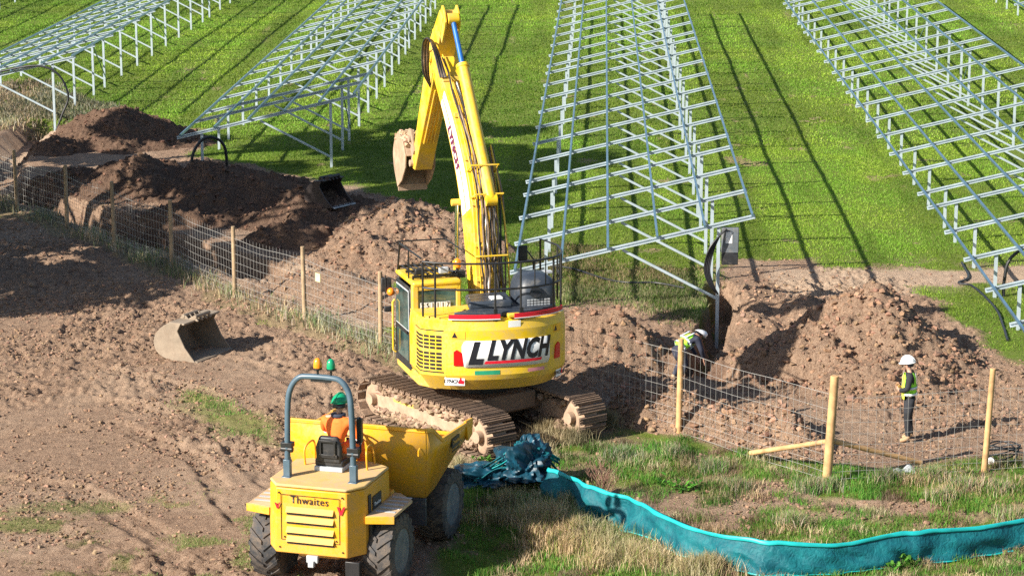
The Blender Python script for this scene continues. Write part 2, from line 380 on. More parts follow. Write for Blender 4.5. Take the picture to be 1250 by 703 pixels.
T = np.stack([idx[:-1, :-1], idx[1:, :-1], idx[1:, 1:], idx[:-1, 1:]], -1).reshape(-1, 4)
bare, rough = masks(gx, gy)
pale = np.maximum(ss(.5, .65, fbm(gx*.35, gy*.35, 71))*.35, np.maximum.reduce([soft(gx, gy, W((350, 318), (470, 352), (465, 412), (350, 372)), .3, 2), soft(gx, gy, W((0, 168), (30, 165), (60, 160), (110, 160), (70, 190), (-40, 186)), .3, 3), soft(gx, gy, W((940, 330), (1340, 326), (1340, 346), (940, 372)), .3, 4)]))
trench_shade = np.maximum(.8*ss(1.2, .5, dist_line(gx, gy, TR_C)), .7*ss(.9, .4, dist_line(gx, gy, TR_A)))*bare  # mask for the painted shade in and beside two trenches
zone = np.stack([1-bare, pale, trench_shade], -1).reshape(-1, 3)
g = nmesh('ground', np.stack([gx, gy, gz], -1).reshape(-1, 3), T, M['ground'], col=zone, smooth=True, attr='zone')
tag(g, kind='structure')
_height, _masks = height, masks
def _lutc(x, y):
    return _lut(_LC, LX+(np.asarray(x, float)-LX)/3, LY+(np.asarray(y, float)-LY)/3)
LX, LY, LS = -36., 36.5, .09
_lx, _ly = np.meshgrid(np.arange(LX, 34, LS), np.arange(LY, 146, LS), indexing='ij')
_LZ = _height(_lx, _ly); _LB, _LR = _masks(_lx, _ly)
def _lut(A, x, y):
    fx = np.clip((x-LX)/LS, 0, A.shape[0]-1.001); fy = np.clip((y-LY)/LS, 0, A.shape[1]-1.001); i = fx.astype(int); j = fy.astype(int); fx = fx-i; fy = fy-j
    return (A[i, j]*(1-fx)+A[i+1, j]*fx)*(1-fy)+(A[i, j+1]*(1-fx)+A[i+1, j+1]*fx)*fy
_LC = _height(_lx[::3, ::3], _ly[::3, ::3], False)
def height(x, y, fine=True): return _lut(_LZ, x, y) if fine else _lutc(x, y)
def masks(x, y): return _lut(_LB, x, y), _lut(_LR, x, y)
def hz(x, y): return float(height(np.array([x]), np.array([y]))[0])
def hz0(x, y): return float(height(np.array([x]), np.array([y]), False)[0])
# ------------------------------------------------------------------ clods
_g = (1+5**.5)/2
CUBE = np.array([(-1, _g, 0), (1, _g, 0), (-1, -_g, 0), (1, -_g, 0), (0, -1, _g), (0, 1, _g), (0, -1, -_g), (0, 1, -_g), (_g, 0, -1), (_g, 0, 1), (-_g, 0, -1), (-_g, 0, 1)], float)/1.9
CF = np.array([(0, 11, 5), (0, 5, 1), (0, 1, 7), (0, 7, 10), (0, 10, 11), (1, 5, 9), (5, 11, 4), (11, 10, 2), (10, 7, 6), (7, 1, 8), (3, 9, 4), (3, 4, 2), (3, 2, 6), (3, 6, 8), (3, 8, 9), (4, 9, 5), (2, 4, 11), (6, 2, 10), (8, 6, 7), (9, 8, 1)])
def clods(name, x, y, z, size, parent=None, base=(.27, .175, .118)):
    n = len(x); V = CUBE[None]*(1+.7*(RNG.random((n, 12, 1))-.5))+.55*(RNG.random((n, 12, 3))-.5)
    V = V*size[:, None, None]*(np.array([1, 1, .75])*(.7+.6*RNG.random((n, 1, 3))))
    a = RNG.random(n)*2*PI; ca, sa = np.cos(a)[:, None], np.sin(a)[:, None]
    X = V[..., 0]*ca-V[..., 1]*sa+x[:, None]; Y = V[..., 0]*sa+V[..., 1]*ca+y[:, None]; Z = V[..., 2]+z[:, None]
    T = (CF[None]+12*np.arange(n)[:, None, None]).reshape(-1, 3)
    c = np.array(base)[None]*(.62+.55*RNG.random((n, 1)))*(1+.12*(RNG.random((n, 3))-.5))
    return nmesh(name, np.stack([X, Y, Z], -1).reshape(-1, 3), T, M['clod'], parent, np.repeat(c, 12, 0))
def scatter(n, x0, x1, y0, y1, accept):
    x = RNG.uniform(x0, x1, n); y = RNG.uniform(y0, y1, n); k = RNG.random(n) < accept(x, y); return x[k], y[k]
x, y = scatter(190000, -17, 12, 38.5, 76, lambda x, y: masks(x, y)[0]*(.10+.90*ss(.42, .66, fbm(x*.45, y*.45, 88, 5)))*(np.abs(x) < .215*y+1))
sz = .010+.038*RNG.random(len(x))**4
o = clods('soil_clods', x, y, height(x, y)+sz*.25, sz)
tag(o, 'loose brown soil crumbs scattered over the bare ground', 'soil clods', kind='stuff')
# ------------------------------------------------------------------ spoil heaps
def heap(label, blobs, amp=1., mat='soil', nclod=2500, step=.045, ck=(.27, .165, .108), group='spoil heaps beside the trenches'):
    """blobs: (x, y, radius_x, radius_y, height, angle)"""
    x0 = min(b[0]-max(b[2], b[3]) for b in blobs)-.2; x1 = max(b[0]+max(b[2], b[3]) for b in blobs)+.2
    y0 = min(b[1]-max(b[2], b[3]) for b in blobs)-.2; y1 = max(b[1]+max(b[2], b[3]) for b in blobs)+.2
    seed = int(abs(x0*13+y0*7)) % 900
    def hh(x, y):
        wx = x+(fbm(x*.9, y*.9, seed)-.5)*1.1; wy = y+(fbm(x*.9, y*.9, seed+5)-.5)*1.1; z = np.full(np.shape(x), -.5)
        for bx, by, rx, ry, h, a in blobs:
            dx = wx-bx; dy = wy-by; u = dx*math.cos(a)+dy*math.sin(a); v = -dx*math.sin(a)+dy*math.cos(a)
            r = np.sqrt((u/rx)**2+(v/ry)**2)
            z = np.maximum(z, h*(1-r**1.25)-.04)
        w1, c1 = worley(x*8, y*8, seed+1); w2, c2 = worley(x*3.2, y*3.2, seed+2); w3, c3 = worley(x*15, y*15, seed+3)
        d = .12*(.6-w1)*(c1 > .3)+.20*(.55-w2)*(c2 > .62)+.06*(.5-w3)+.42*(fbm(x*1.4, y*1.4, seed+4, 6)-.5)
        k = ss(-.05, .3, z)
        return height(x, y, False)+z+d*amp*(.25+.75*k), z
    gx, gy = np.meshgrid(np.arange(x0, x1, step), np.arange(y0, y1, step*1.5), indexing='ij'); gz, bz = hh(gx, gy)
    gz = np.where(bz < -.04, gz-.12, gz)
    nx, ny = gx.shape; idx = np.arange(nx*ny).reshape(nx, ny)
    T = np.stack([idx[:-1, :-1], idx[1:, :-1], idx[1:, 1:], idx[:-1, 1:]], -1).reshape(-1, 4)
    T = T[(bz.ravel()[T] > -.1).any(1)]
    u, inv = np.unique(T, return_inverse=True); V = np.stack([gx, gy, gz], -1).reshape(-1, 3)[u]
    cx, cy = blobs[0][0], blobs[0][1]; V[:, 0] -= cx; V[:, 1] -= cy
    o = nmesh('spoil_heap', V, inv.reshape(T.shape), M[mat], smooth=True); o.location = (cx, cy, 0)
    tag(o, label, 'soil heap', group)
    x = RNG.uniform(x0, x1, nclod*3); y = RNG.uniform(y0, y1, nclod*3); z, b = hh(x, y); k = (b > -.1); x, y, z = x[k][:nclod], y[k][:nclod], z[k][:nclod]
    sz = .011+.07*RNG.random(len(x))**7
    c = clods('clods', x-cx, y-cy, z+sz*.2, sz, o, ck); c['kind'] = 'stuff'
    hh.b = (x0, x1, y0, y1)
    return hh
HEAPS = []
def at(px, py, z=0): return G(px, py, z)
b = at(150, 200); HEAPS.append(heap('brown soil heap darkened for shade at the far left, highest behind the left fence', [(b[0]-.9, 86.5, 2.7, 3.6, 1.15, .1), (b[0]+.8, 86.2, 2.0, 2.2, .6, 0), (b[0]-2.4, 84.0, 2.0, 1.5, .4, .3)], mat='soil_shade', nclod=2500, ck=(.15, .09, .062)))  # soil and clod colours darkened to paint in the tree shade
HEAPS.append(heap('long ridge of dug soil darkened for shade between the left fence and the racks', [(-11.6, 76.2, 2.6, 2.6, 1.15, 0), (-9.3, 75.4, 2.8, 2.4, 1.1, 0), (-7.5, 73.0, 2.6, 2.8, 1.15, 0), (-5.7, 71.0, 2.6, 2.6, 1.0, 0), (-9.2, 71.2, 2.4, 1.8, .7, .4), (-13.6, 77.0, 2.0, 1.8, .6, 0), (-5.9, 68.0, 2.0, 1.8, .6, 0)], mat='soil_shade', nclod=7000, step=.05, ck=(.17, .10, .068)))  # ridge and its clods also carry painted tree shade
HEAPS.append(heap('lumpy lighter soil heap directly left of the excavator boom', [(-3.2, 68.2, 2.4, 2.6, 1.15, 0), (-4.0, 65.8, 1.8, 1.8, .7, 0), (-1.7, 67.4, 1.7, 1.9, .8, 0), (-2.1, 64.6, 1.8, 1.8, .55, 0)], nclod=4500))
HEAPS.append(heap('smooth pale clay bank behind the fence left of the excavator cab', [(-4.6, 61.6, 2.3, 1.5, .55, -.85), (-3.4, 60.0, 1.9, 1.2, .5, -.85), (-2.6, 58.4, 1.6, 1.2, .45, -.8)], amp=.32, nclod=700))
HEAPS.append(heap('small soil heap just right of the excavator counterweight', [(2.0, 54.6, 1.9, 2.0, 1.1, 0), (.9, 54.0, 1.5, 1.6, .8, 0), (1.6, 52.4, 1.7, 1.4, .5, 0)], nclod=3500, ck=(.26, .155, .10)))
HEAPS.append(heap('biggest lumpy soil heap behind the standing worker', [(8.15, 54.6, 2.2, 2.9, 1.62, 0), (6.8, 53.8, 2.0, 2.3, .85, 0), (9.2, 53.6, 1.5, 1.9, .75, 0), (8.1, 51.8, 2.2, 2.0, .6, 0), (5.9, 52.6, 1.4, 1.2, .5, 0)], nclod=8000, ck=(.27, .165, .108)))
HEAPS.append(heap('low row of clods heaped along the fence behind the second right post', [(3.1, 49.3, 1.3, .9, .75, -.2), (4.1, 48.2, 1.4, .95, .65, -.5), (5.0, 47.6, 1.4, .9, .7, -.4), (5.7, 46.9, .9, .7, .4, -.4)], nclod=3800, ck=(.30, .185, .12)))
HEAPS.append(heap('low turned-over soil bank right of the narrow trench', [(6.9, 58.8, 2.0, 1.6, .45, -.3), (5.6, 57.2, 1.1, 1.1, .4, 0), (6.0, 60.8, 1.1, .9, .3, 0)], amp=.8, nclod=1500, ck=(.38, .24, .16)))
def top(x, y):
    z = hz(x, y)
    for h in HEAPS:
        a, b = h(np.array([x]), np.array([y]))
        if b[0] > 0: z = max(z, float(a[0]))
    return z
# ------------------------------------------------------------------ solar racks
YAW = math.radians(2.107)
SL = (2.4-1.0)/5.77
def zr(u): return 1.0+(u+5.0)*SL
C_PROF = [(-.035, -.06), (.035, -.06), (.035, -.045), (-.022, -.045), (-.022, .045), (.035, .045), (.035, .06), (-.035, .06)]
def mesh_of(mb, name, mat):
    o = mb.build(name, mat, None, 0, 30); me = o.data; bpy.data.objects.remove(o); return me
_up = Vector((-SL, 0, 1))
ME = {}
ME['rafter'] = mesh_of(MB().prof((-5.12, 0, zr(-5.12)), (.88, 0, zr(.88)), [(-.03, -.05), (.03, -.05), (.03, -.022), (-.018, -.022), (-.018, .022), (.03, .022), (.03, .05), (-.03, .05)], _up), 'rafter', M['galv'])
ME['tall_post'] = mesh_of(MB().prof((0, .06, -1.2), (0, .06, zr(0)-.02), [(-.042, -.03), (.042, -.03), (.042, -.018), (-.034, -.018), (-.034, .018), (.042, .018), (.042, .03), (-.042, .03)], (0, 1, 0)), 'tall_post', M['galv'])
ME['short_post'] = mesh_of(MB().prof((-4.3, .06, -.4), (-4.3, .06, zr(-4.3)-.02), [(-.042, -.03), (.042, -.03), (.042, -.018), (-.034, -.018), (-.034, .018), (.042, .018), (.042, .03), (-.042, .03)], (0, 1, 0)), 'short_post', M['galv'])
ME['brace'] = mesh_of(MB().beam((-.03, .11, .35), (-2.35, .11, zr(-2.35)-.10), .045, .06), 'brace', M['galv'])
def inst(name, me, parent, loc):
    o = bpy.data.objects.new(name, me); o.location = loc; return link(o, parent)
def rack(u, y0, label, bays, joint=3, seed=1):
    th = YAW; X = (u+y0*math.sin(th))/math.cos(th)
    r = empty('solar_panel_rack', (X, y0, 0), -th, label=label, cat='solar rack', group='empty solar panel racks in rows')
    rr = random.Random(seed); y = 0; ys = [0]
    for k in range(bays):
        y += 2.2 if k % 8 == joint else 3.6
        ys.append(y)
    for k, yy in enumerate(ys):
        z = hz0(X+yy*math.sin(th), y0+yy*math.cos(th))*.0
        inst('rafter', ME['rafter'], r, (0, yy, z)); inst('tall_post', ME['tall_post'], r, (0, yy, z)); inst('short_post', ME['short_post'], r, (0, yy, z)); inst('brace', ME['brace'], r, (0, yy, z))
    for u_ in (-4.97, -3.83, -2.7, -1.5, -.35, .8):
        MB().prof((u_, -.25, zr(u_)+.088), (u_, ys[-1]+.2, zr(u_)+.088), [(-.028, -.035), (.028, -.035), (.028, .035), (-.028, .035)], _up).build('purlin', M['galvp'], r, 0, 30)
    for k in range(joint, bays-1, 4):
        MB().beam((.04, ys[k]+.06, 1.95), (.04, ys[k+1]+.06, .45), .03, .05).build('cross_brace', M['galvp'], r)
    return r
rack(2.88, 58.94, 'empty steel solar rack right behind the excavator, carrying the electrical box on its front post', 20, 3, 1)
rack(-8.95, 80.5, 'empty steel solar rack left of the excavator bucket with black hoop cable at its front', 15, 1, 2)
rack(-20.4, 90.9, 'long empty steel solar rack running into the upper left corner', 13, 2, 3)
rack(14.27, 49.7, 'empty steel solar rack nearest the right edge, rising over the standing worker', 24, 5, 4)
rack(25.9, 104, 'empty steel solar rack only just showing at the top right corner', 9, 3, 5)
rack(-32.2, 104, 'empty steel solar rack only just showing at the top left corner', 9, 3, 6)
# inverter box and cables at the front post of the middle rack
def rk(u, dy, z, x0=2.88, y0=58.94):
    X = (x0+y0*math.sin(YAW))/math.cos(YAW); return (X+u*math.cos(YAW)+dy*math.sin(YAW), y0+dy*math.cos(YAW)-u*math.sin(YAW), z)
e = empty('combiner_box', rk(.28, .05, 0), -YAW, label='grey and black electrical box bolted to the front tall post of the middle rack', cat='electrical box')
MB().box((0, 0, 1.82), (.42, .2, .62)).build('housing', M['rim'], e, .02)
MB().box((0, 0, 1.36), (.40, .2, .28)).build('cable_cover', M['plastic'], e, .015)
MB().box((-.03, -.106, 1.9), (.16, .01, .28)).build('label_plate', M['white'], e)
MB().beam((-.22, .13, 1.95), (.22, .13, 1.95), .04, .03).beam((-.22, .13, 1.6), (.22, .13, 1.6), .04, .03).build('mounting_rail', M['galv'], e)
def spline(pts, n=8):
    P = [Vector(p) for p in pts]; P = [P[0]*2-P[1]]+P+[P[-1]*2-P[-2]]; out = []
    for i in range(1, len(P)-2):
        for k in range(n):
            t = k/n; a, b, c, d = P[i-1], P[i], P[i+1], P[i+2]
            out.append(.5*((2*b)+(c-a)*t+(2*a-5*b+4*c-d)*t*t+(3*b-a-3*c+d)*t**3))
    return out+[P[-2]]
def cable(label, pts, r, name='cable', mat='cable', group=None):
    o0 = Vector(pts[0]); m = MB().tube([Vector(p)-o0 for p in spline(pts)], r, 8); o = m.build(name, M[mat]); o.location = o0
    return tag(o, label, 'cable', group)
m = MB()
for k in range(4):
    m.tube([Vector(p) for p in spline([rk(.12+.02*k, -.1-.02*k, 2.15), rk(-.1-.04*k, -.2-.03*k, 1.7), rk(-.22-.04*k, -.22, 1.15), rk(-.12-.03*k, -.2, .75), rk(.0, -.1, .5)])], .022, 8)
tag(m.build('cable_loop', M['cable']), 'bundle of black cables looping beside the electrical box', 'cable')
a = rk(-4.9, 0, 0, -8.95, 80.5)
cable('black hoop of conduit standing before the rack left of the bucket', [(a[0]+.55, a[1]-2.1, 0), (a[0]+.55, a[1]-2.1, .7), (a[0]+.85, a[1]-1.95, 1.2), (a[0]+1.25, a[1]-1.8, 1.25), (a[0]+1.55, a[1]-1.6, .9), (a[0]+1.6, a[1]-1.5, 0)], .05, 'conduit_hoop')
a = lambda u, dy, z: rk(u, dy, z, -20.4, 90.9)
cable('thick black cable drooping from the far left rack down its front post', [a(-3.2, -.1, 1.55), a(-1.6, -.1, 1.95), a(-.5, -.15, 2.1), a(.25, -.2, 1.8), a(.6, -.2, 1.0), a(.35, -.2, .3), a(.1, -.2, -.3)], .04)
a = lambda u, dy, z: rk(u, dy, z, 14.27, 49.7)
cable('thick black conduit arching down from the rack at the right edge', [a(-1.2, 10.4, 2.05), a(-2.3, 10.7, 1.85), a(-3.2, 10.9, 1.5), a(-3.9, 11.0, 1.0), a(-4.05, 11.0, .4), a(-4.05, 11.0, 0)], .042, 'conduit')
def gc(pts, zz=.03): return [(G(*p)[0], G(*p)[1], top(*G(*p))+zz) for p in pts]
cable('black cable lying on the grass below the rack at the right edge', gc([(1174, 322), (1182, 340), (1170, 347), (1185, 350), (1200, 362), (1217, 380), (1224, 398), (1230, 416)]), .03)
cable('thin black cable lying over the rough grass behind the excavator', gc([(640, 322), (670, 328), (700, 333), (740, 345), (768, 350), (800, 350), (835, 356)], .08), .025)
# ------------------------------------------------------------------ fence
fe = empty('wire_fence', (-3.03, 55.2, 0), label='wire stock fence on timber posts running from the left edge past behind the excavator', cat='fence')
FO = Vector((-3.03, 55.2, 0))
def wob(p, q, r, m, n=6): m.tube([p.lerp(q, t/n)+Vector((random.uniform(-.008, .008), random.uniform(-.008, .008), random.uniform(-.012, .012))) for t in range(n+1)], r, 4)
def panel(p, q, parent, hgt=1.75, off=FO, nx=None, lean=0):
    p = Vector(p)-off; q = Vector(q)-off; m = MB(); L = (q-p).length; nv = max(2, int(L/.155))
    rows = [.05, .2, .36, .54, .74, .96, 1.2, 1.45, hgt]
    def P(t, z):
        b = p.lerp(q, t); s = 4*t*(1-t); return b+Vector((0, 0, z-.04*s*z/hgt+.015*math.sin(t*9+z)))
    for z in rows:
        m.tube([P(t/8, z*hgt/1.75) for t in range(9)], .0032 if z not in (.05, hgt) else .0045, 4)
    for k in range(1, nv):
        m.tube([P(k/nv, z) for z in (.05, .6, 1.2, hgt)], .0030, 4)
    m.build('wire_mesh', M['wire'], parent, 0, 60)
fz = []
for k, (fx, fy) in enumerate(FENCE):
    near = k >= 8; z = hz0(fx, fy); fz.append(z); lx = random.uniform(-.03, .03) if not near else random.uniform(.02, .10)
    h = 1.82 if not near else 2.0; r = .055 if not near else .062
    if k == len(FENCE)-1: r = .085; h = 2.08; lx = .1
    m = MB(); P0 = Vector((fx, fy, z-.1))-FO; m.cyl(P0, P0+Vector((lx, 0, h+.1)), r*1.05, r*.93, 14)
    m.build('fence_post', M['post_w' if near else 'post_o'], fe, .008, 50)
for k in range(len(FENCE)-1):
    panel((*FENCE[k], fz[k]), (*FENCE[k+1], fz[k+1]), fe, 1.62 if k < 8 else 1.75)
tg = G(452, 394); MB().box((-.02, 0, 0), (.22, .01, .2), Matrix.Rotation(-.95, 3, 'Z')).build('tag_plate', basic('pale_yellow_tag', (.75, .68, .35), .5), fe).location = Vector((-4.62, 57.42, 1.22))-FO
# second run with its own corner
FENCE2 = [(5.93, 44.5), (9.03, 45.19), (12.3, 45.9)]
f2 = empty('wire_fence', (9.03, 45.19, 0), label='wire fence turning right from the braced corner post to the right edge', cat='fence'); F2 = Vector((9.03, 45.19, 0))
for fx, fy in FENCE2[1:]:
    P0 = Vector((fx, fy, hz0(fx, fy)-.1))-F2; MB().cyl(P0, P0+Vector((.09, 0, 2.15)), .062, .055, 14).build('fence_post', M['post_w'], f2, .008, 50)
for p, q in zip(FENCE2[:-1], FENCE2[1:]): panel((*p, hz0(*p)), (*q, hz0(*q)), f2, 1.7, F2)
P0 = Vector((5.98, 44.55, .95))-FO
a = G(916, 560); MB().cyl(Vector((a[0], a[1], .12))-FO, P0-Vector((0, 0, .12)), .05, .05, 12).build('diagonal_strut', M['post_w'], fe, 0, 50)
a = G(1124, 574); MB().cyl(Vector((a[0], a[1], .16))-FO, P0-Vector((0, 0, .10)), .05, .05, 12).build('diagonal_strut', M['post_w'], fe, 0, 50)
# ------------------------------------------------------------------ lettering
FONTC = {}
def lettering(txt, size, mat, parent, fn, shear=0., bold=0., name='lettering', space=1., sx=1.):
    """flat text mesh mapped through fn(u, v, w): u along, v up, w out (metres, centred)"""
    cu = bpy.data.curves.new('t', 'FONT'); cu.body = txt; cu.size = size; cu.shear = shear; cu.offset = bold; cu.align_x = 'CENTER'; cu.align_y = 'CENTER'; cu.space_character = space; cu.resolution_u = 3
    o = bpy.data.objects.new('t', cu); COL.objects.link(o); dg = bpy.context.evaluated_depsgraph_get(); dg.update()
    me = bpy.data.meshes.new_from_object(o.evaluated_get(dg)); bpy.data.objects.remove(o)
    for v in me.vertices: v.co = Vector(fn(v.co.x*sx, v.co.y, .0))
    me.materials.clear(); me.materials.append(mat); me.name = name
    return link(bpy.data.objects.new(name, me), parent)
def flat(o, u, v, n, off=.004):
    o = Vector(o); u = Vector(u).normalized(); v = Vector(v).normalized(); n = Vector(n).normalized()
    return lambda a, b, c: o+u*a+v*b+n*off
# ------------------------------------------------------------------ excavator
EX = empty('crawler_excavator', (-.66, 48.5, 0), math.radians(17), label='large yellow crawler excavator with raised boom and LYNCH sign on its counterweight', cat='excavator')
R_ = 1.68
def cp(t, r, z):
    """point on the blunt rounded tail of the machine"""
    u = math.radians(t+8); c = math.cos(u); x = r*math.sin(u); y = -r*math.copysign(abs(c)**.55, c); q = math.radians(8)
    return Vector((x*math.cos(q)+y*math.sin(q), -x*math.sin(q)+y*math.cos(q), z))
def arc(m, t0, t1, z0, z1, r0, r1=None, n=24, nz=1):
    m.grid(lambda u, v: cp(t0+(t1-t0)*u, r0+((r1 if r1 is not None else r0)-r0)*v, z0+(z1-z0)*v), n, nz); return m
# undercarriage
ua = math.radians(37.7-17)
UM = Matrix.Rotation(ua, 4, 'Z')
def um(): m = MB(); m.m = UM.copy(); return m
um().bb(-.75, .75, -.9, .9, .5, .86).bb(-1.0, 1.0, .35, .8, .45, .75).bb(-1.0, 1.0, -.8, -.35, .45, .75).build('undercarriage_frame', M['mudsteel'], EX, .03)
MB().cyl((0, 0, .86), (0, 0, 1.12), .62, .62, 32).build('slew_ring', M['black'], EX, 0, 40)
for sd in (-1, 1):
    cx = sd*1.15; a_ = 1.83; r = .40; per = 2*PI*r+4*a_; n = 48; m = um()
    for k in range(n):
        d = per*k/n
        if d < 2*a_: p = (-a_+d, 2*r+.045); an = 0
        elif d < 2*a_+PI*r: th = (d-2*a_)/r; p = (a_+r*math.sin(th), r+.045+r*math.cos(th)); an = -th
        elif d < 4*a_+PI*r: p = (a_-(d-2*a_-PI*r), .045); an = PI
        else: th = (d-4*a_-PI*r)/r; p = (-a_-r*math.sin(th), r+.045-r*math.cos(th)); an = PI-th
        rot = Matrix.Rotation(an, 3, 'X'); c = Vector((cx, p[0], p[1]))
        m.box(c, (.70, .150, .03), rot)
        for g in (-.055, .0, .055): m.box(c+rot @ Vector((0, g, .028)), (.68, .018, .035), rot)
        m.box(c+rot @ Vector((0, 0, -.05)), (.22, .12, .07), rot)
    tr = m.build('track', M['mudsteel'], EX, 0, 30)
    um().bb(cx-.17, cx+.17, -1.5, 1.5, .30, .66).build('track_frame', M['mudclay'], tr, .03)
    fo = cx+sd*.20
    um().plate([(-1.62, .30), (1.62, .30), (1.62, .58), (1.3, .66), (-1.3, .66), (-1.62, .58)], .05, 'x', fo).build('side_plate', M['mudclay'], tr, .01)
    um().bb(fo+sd*.027-.003, fo+sd*.027+.003, .35, 1.1, .54, .63).build('warning_stripe', M['yel'], tr)
    for yy in (-a_, a_): um().lathe([(.08, -.2), (.26, -.2), (.355, -.16), (.355, .16), (.26, .2), (.08, .2)], (cx, yy, r+.045), 'x', 28).lathe([(.02, -.33), (.12, -.33), (.12, .33), (.02, .33)], (cx, yy, r+.045), 'x', 16).build('idler_wheel' if yy > 0 else 'sprocket', M['mudclay'], tr, 0, 40)
    mm = um()
    for k in range(7): mm.cyl((cx-.25, -1.35+k*.45, .22), (cx+.25, -1.35+k*.45, .22), .13, .13, 14)
    mm.build('rollers', M['mudsteel'], tr, 0, 40)
    # mud lumps packed on the frame
    nn = 620; lx = np.where(RNG.random(nn) < .6, RNG.uniform(cx-.3, cx+.3, nn), cx+sd*RNG.uniform(.20, .27, nn)); ly = RNG.uniform(-1.7, 1.7, nn); lz = np.where(RNG.random(nn) < .4, .68, .22)+RNG.uniform(-.08, .10, nn)
    ca, sa = math.cos(ua), math.sin(ua); c = clods('packed_mud', lx*ca-ly*sa, lx*sa+ly*ca, lz, .03+.06*RNG.random(nn), tr, (.33, .23, .16)); c['kind'] = 'stuff'
# platform
MB().plate([(-1.42, 1.2), (-1.45, -.6), (-1.2, -1.0), (1.2, -1.0), (1.45, -.6), (1.45, 1.35), (.75, 1.5), (.75, .9), (-.4, .9), (-.4, 1.2)], .22, 'z', 1.25).build('slew_platform', M['yel'], EX, .03)
m = MB(); T0, T1 = -40, 66
arc(m, T0, T1, 1.17, 1.42, 1.42, 1.64, 36); arc(m, T0, T1, 1.42, 1.52, 1.64, R_, 36); arc(m, T0, T1, 1.52, 2.42, R_, R_, 36); arc(m, T0, T1, 2.42, 2.58, R_, 1.645, 36); arc(m, T0, T1, 2.58, 2.64, 1.645, 1.56, 36)
m.grid(lambda u, v: cp(T0+(T1-T0)*u, 1.56-.7*v, 2.64), 36, 1); m.grid(lambda u, v: cp(T0+(T1-T0)*u, 1.42-.7*v, 1.17), 36, 1)
for t in (T0, T1):
    P = [cp(t, r, z) for r, z in ((.7, 1.17), (1.42, 1.17), (1.64, 1.42), (R_, 1.52), (R_, 2.42), (1.645, 2.58), (1.56, 2.64), (.7, 2.64))]; m.add(P, [tuple(range(8))])
CWT = m.build('counterweight', M['yel'], EX, 0, 28)
# raised ribs and recesses that the casting shows
def rib(t0, t1, z0, z1, out, mat, par, name, n=14, r=R_):
    m = MB(); m.grid(lambda u, v: cp(t0+(t1-t0)*u, r+out, z0+(z1-z0)*v), n, 1)
    for z in (z0, z1): m.grid(lambda u, v: cp(t0+(t1-t0)*u, r-.02+(out+.02)*v, z), n, 1)
    for t in (t0, t1): m.add([cp(t, r-.02, z0), cp(t, r+out, z0), cp(t, r+out, z1), cp(t, r-.02, z1)], [(0, 1, 2, 3)])
    return m.build(name, mat, par, 0, 30)
m = MB(); m.grid(lambda u, v: cp(-29+74*u+(v-.5)*(-3)*(1 if u < .5 else 1), R_+.012+.035*(1-abs(2*v-1)**6)*0, 1.78+.56*v), 30, 1)
# sign panel with rounded corners
m = MB(); pts = []
def rr(a, w, h, r):
    a0, o = [], []
    for cxx, czz, s0 in ((w/2-r, h/2-r, 0), (-w/2+r, h/2-r, 90), (-w/2+r, -h/2+r, 180), (w/2-r, -h/2+r, 270)):
        for k in range(6): th = math.radians(s0+k*18); o.append((cxx+r*math.cos(th), czz+r*math.sin(th)))
    return o
def onarc(t_c, zc, r=R_):
    return lambda a, b, off: cp(t_c+math.degrees(a/r), r+off, zc+b)
SW, SH = 1.92, .54; ZS = 1.95; TC = 4.5
def signgrid(m, w, h, off, tc, zc, n=40, cut=.1):
    def fn(u, v):
        a = -w/2+w*u; e = w/2-abs(a); hh = h/2-(0 if e > cut else cut-math.sqrt(max(0, cut*cut-(cut-e)**2)))
        return onarc(tc, zc)(a, -hh+2*hh*v, off)
    m.grid(fn, n, 2); return m
sg = signgrid(MB(), SW, SH, .012, TC, ZS).build('sign_panel', M['white'], CWT, 0, 30, .012)
_p = onarc(TC, ZS)
def dens(me):
    import bmesh
    b = bmesh.new(); b.from_mesh(me); bmesh.ops.triangulate(b, faces=b.faces); bmesh.ops.subdivide_edges(b, edges=[e for e in b.edges if e.calc_length() > .08], cuts=1); b.to_mesh(me); b.free()
lettering('LYNCH', .53, M['letter'], CWT, lambda a, b, c: _p(a+.22, b+.055, .026), .30, .026, space=1.04, sx=.76)
lettering('L', .58, M['letter'], CWT, lambda a, b, c: _p(a-.70, b+.0, .026), .30, .036, sx=.9)
m = MB(); m.grid(lambda u, v: _p(-.52+1.22*u+.03*v, -.195+.055*v, .026), 24, 1); m.build('sign_underline', M['red'], CWT, 0, 0)
# warning stripes on the edge of the deck
for t0, t1 in ((-38, -2), (8, 34), (34.5, 58)):
    m = MB(); m.grid(lambda u, v: cp(t0+(t1-t0)*u, 1.66, 2.645+.09*v), 16, 1); m.build('red_reflector_strip', M['red'], CWT, 0, 0, .02)
    m = MB(); m.grid(lambda u, v: cp(t0+(t1-t0)*u, 1.672, 2.635+.014*v), 16, 1); m.build('strip_edge', M['white'], CWT, 0, 0, .012)
for t, s in ((-30.5, 1), (46.5, -1)):
    m = MB(); q = [(0, -.16), (.2*s, -.16), (.17*s, .10), (.06*s, .16), (0, .12)]
    m.add([onarc(t, 1.88)(a-.1*s, b, .025) for a, b in q]+[onarc(t, 1.88)(a-.1*s, b, -.01) for a, b in q], [(0, 1, 2, 3, 4), (5, 6, 7, 8, 9)]+[(i, (i+1) % 5, 5+(i+1) % 5, 5+i) for i in range(5)])
    m.build('tail_light', M['red_l'], CWT)
def sticker(t, z, w, h, mat, name='sticker', par=None, r=R_, off=.006):
    m = MB(); m.grid(lambda u, v: cp(t+math.degrees((u-.5)*w/r), r+off, z+(v-.5)*h), 8, 1); return m.build(name, M[mat], par or CWT, 0, 0)
sticker(-11, 1.575, .5, .085, 'green'); sticker(25, 1.575, .42, .07, 'pink')
sticker(8, 2.53, .26, .13, 'white', r=1.66, off=.012)
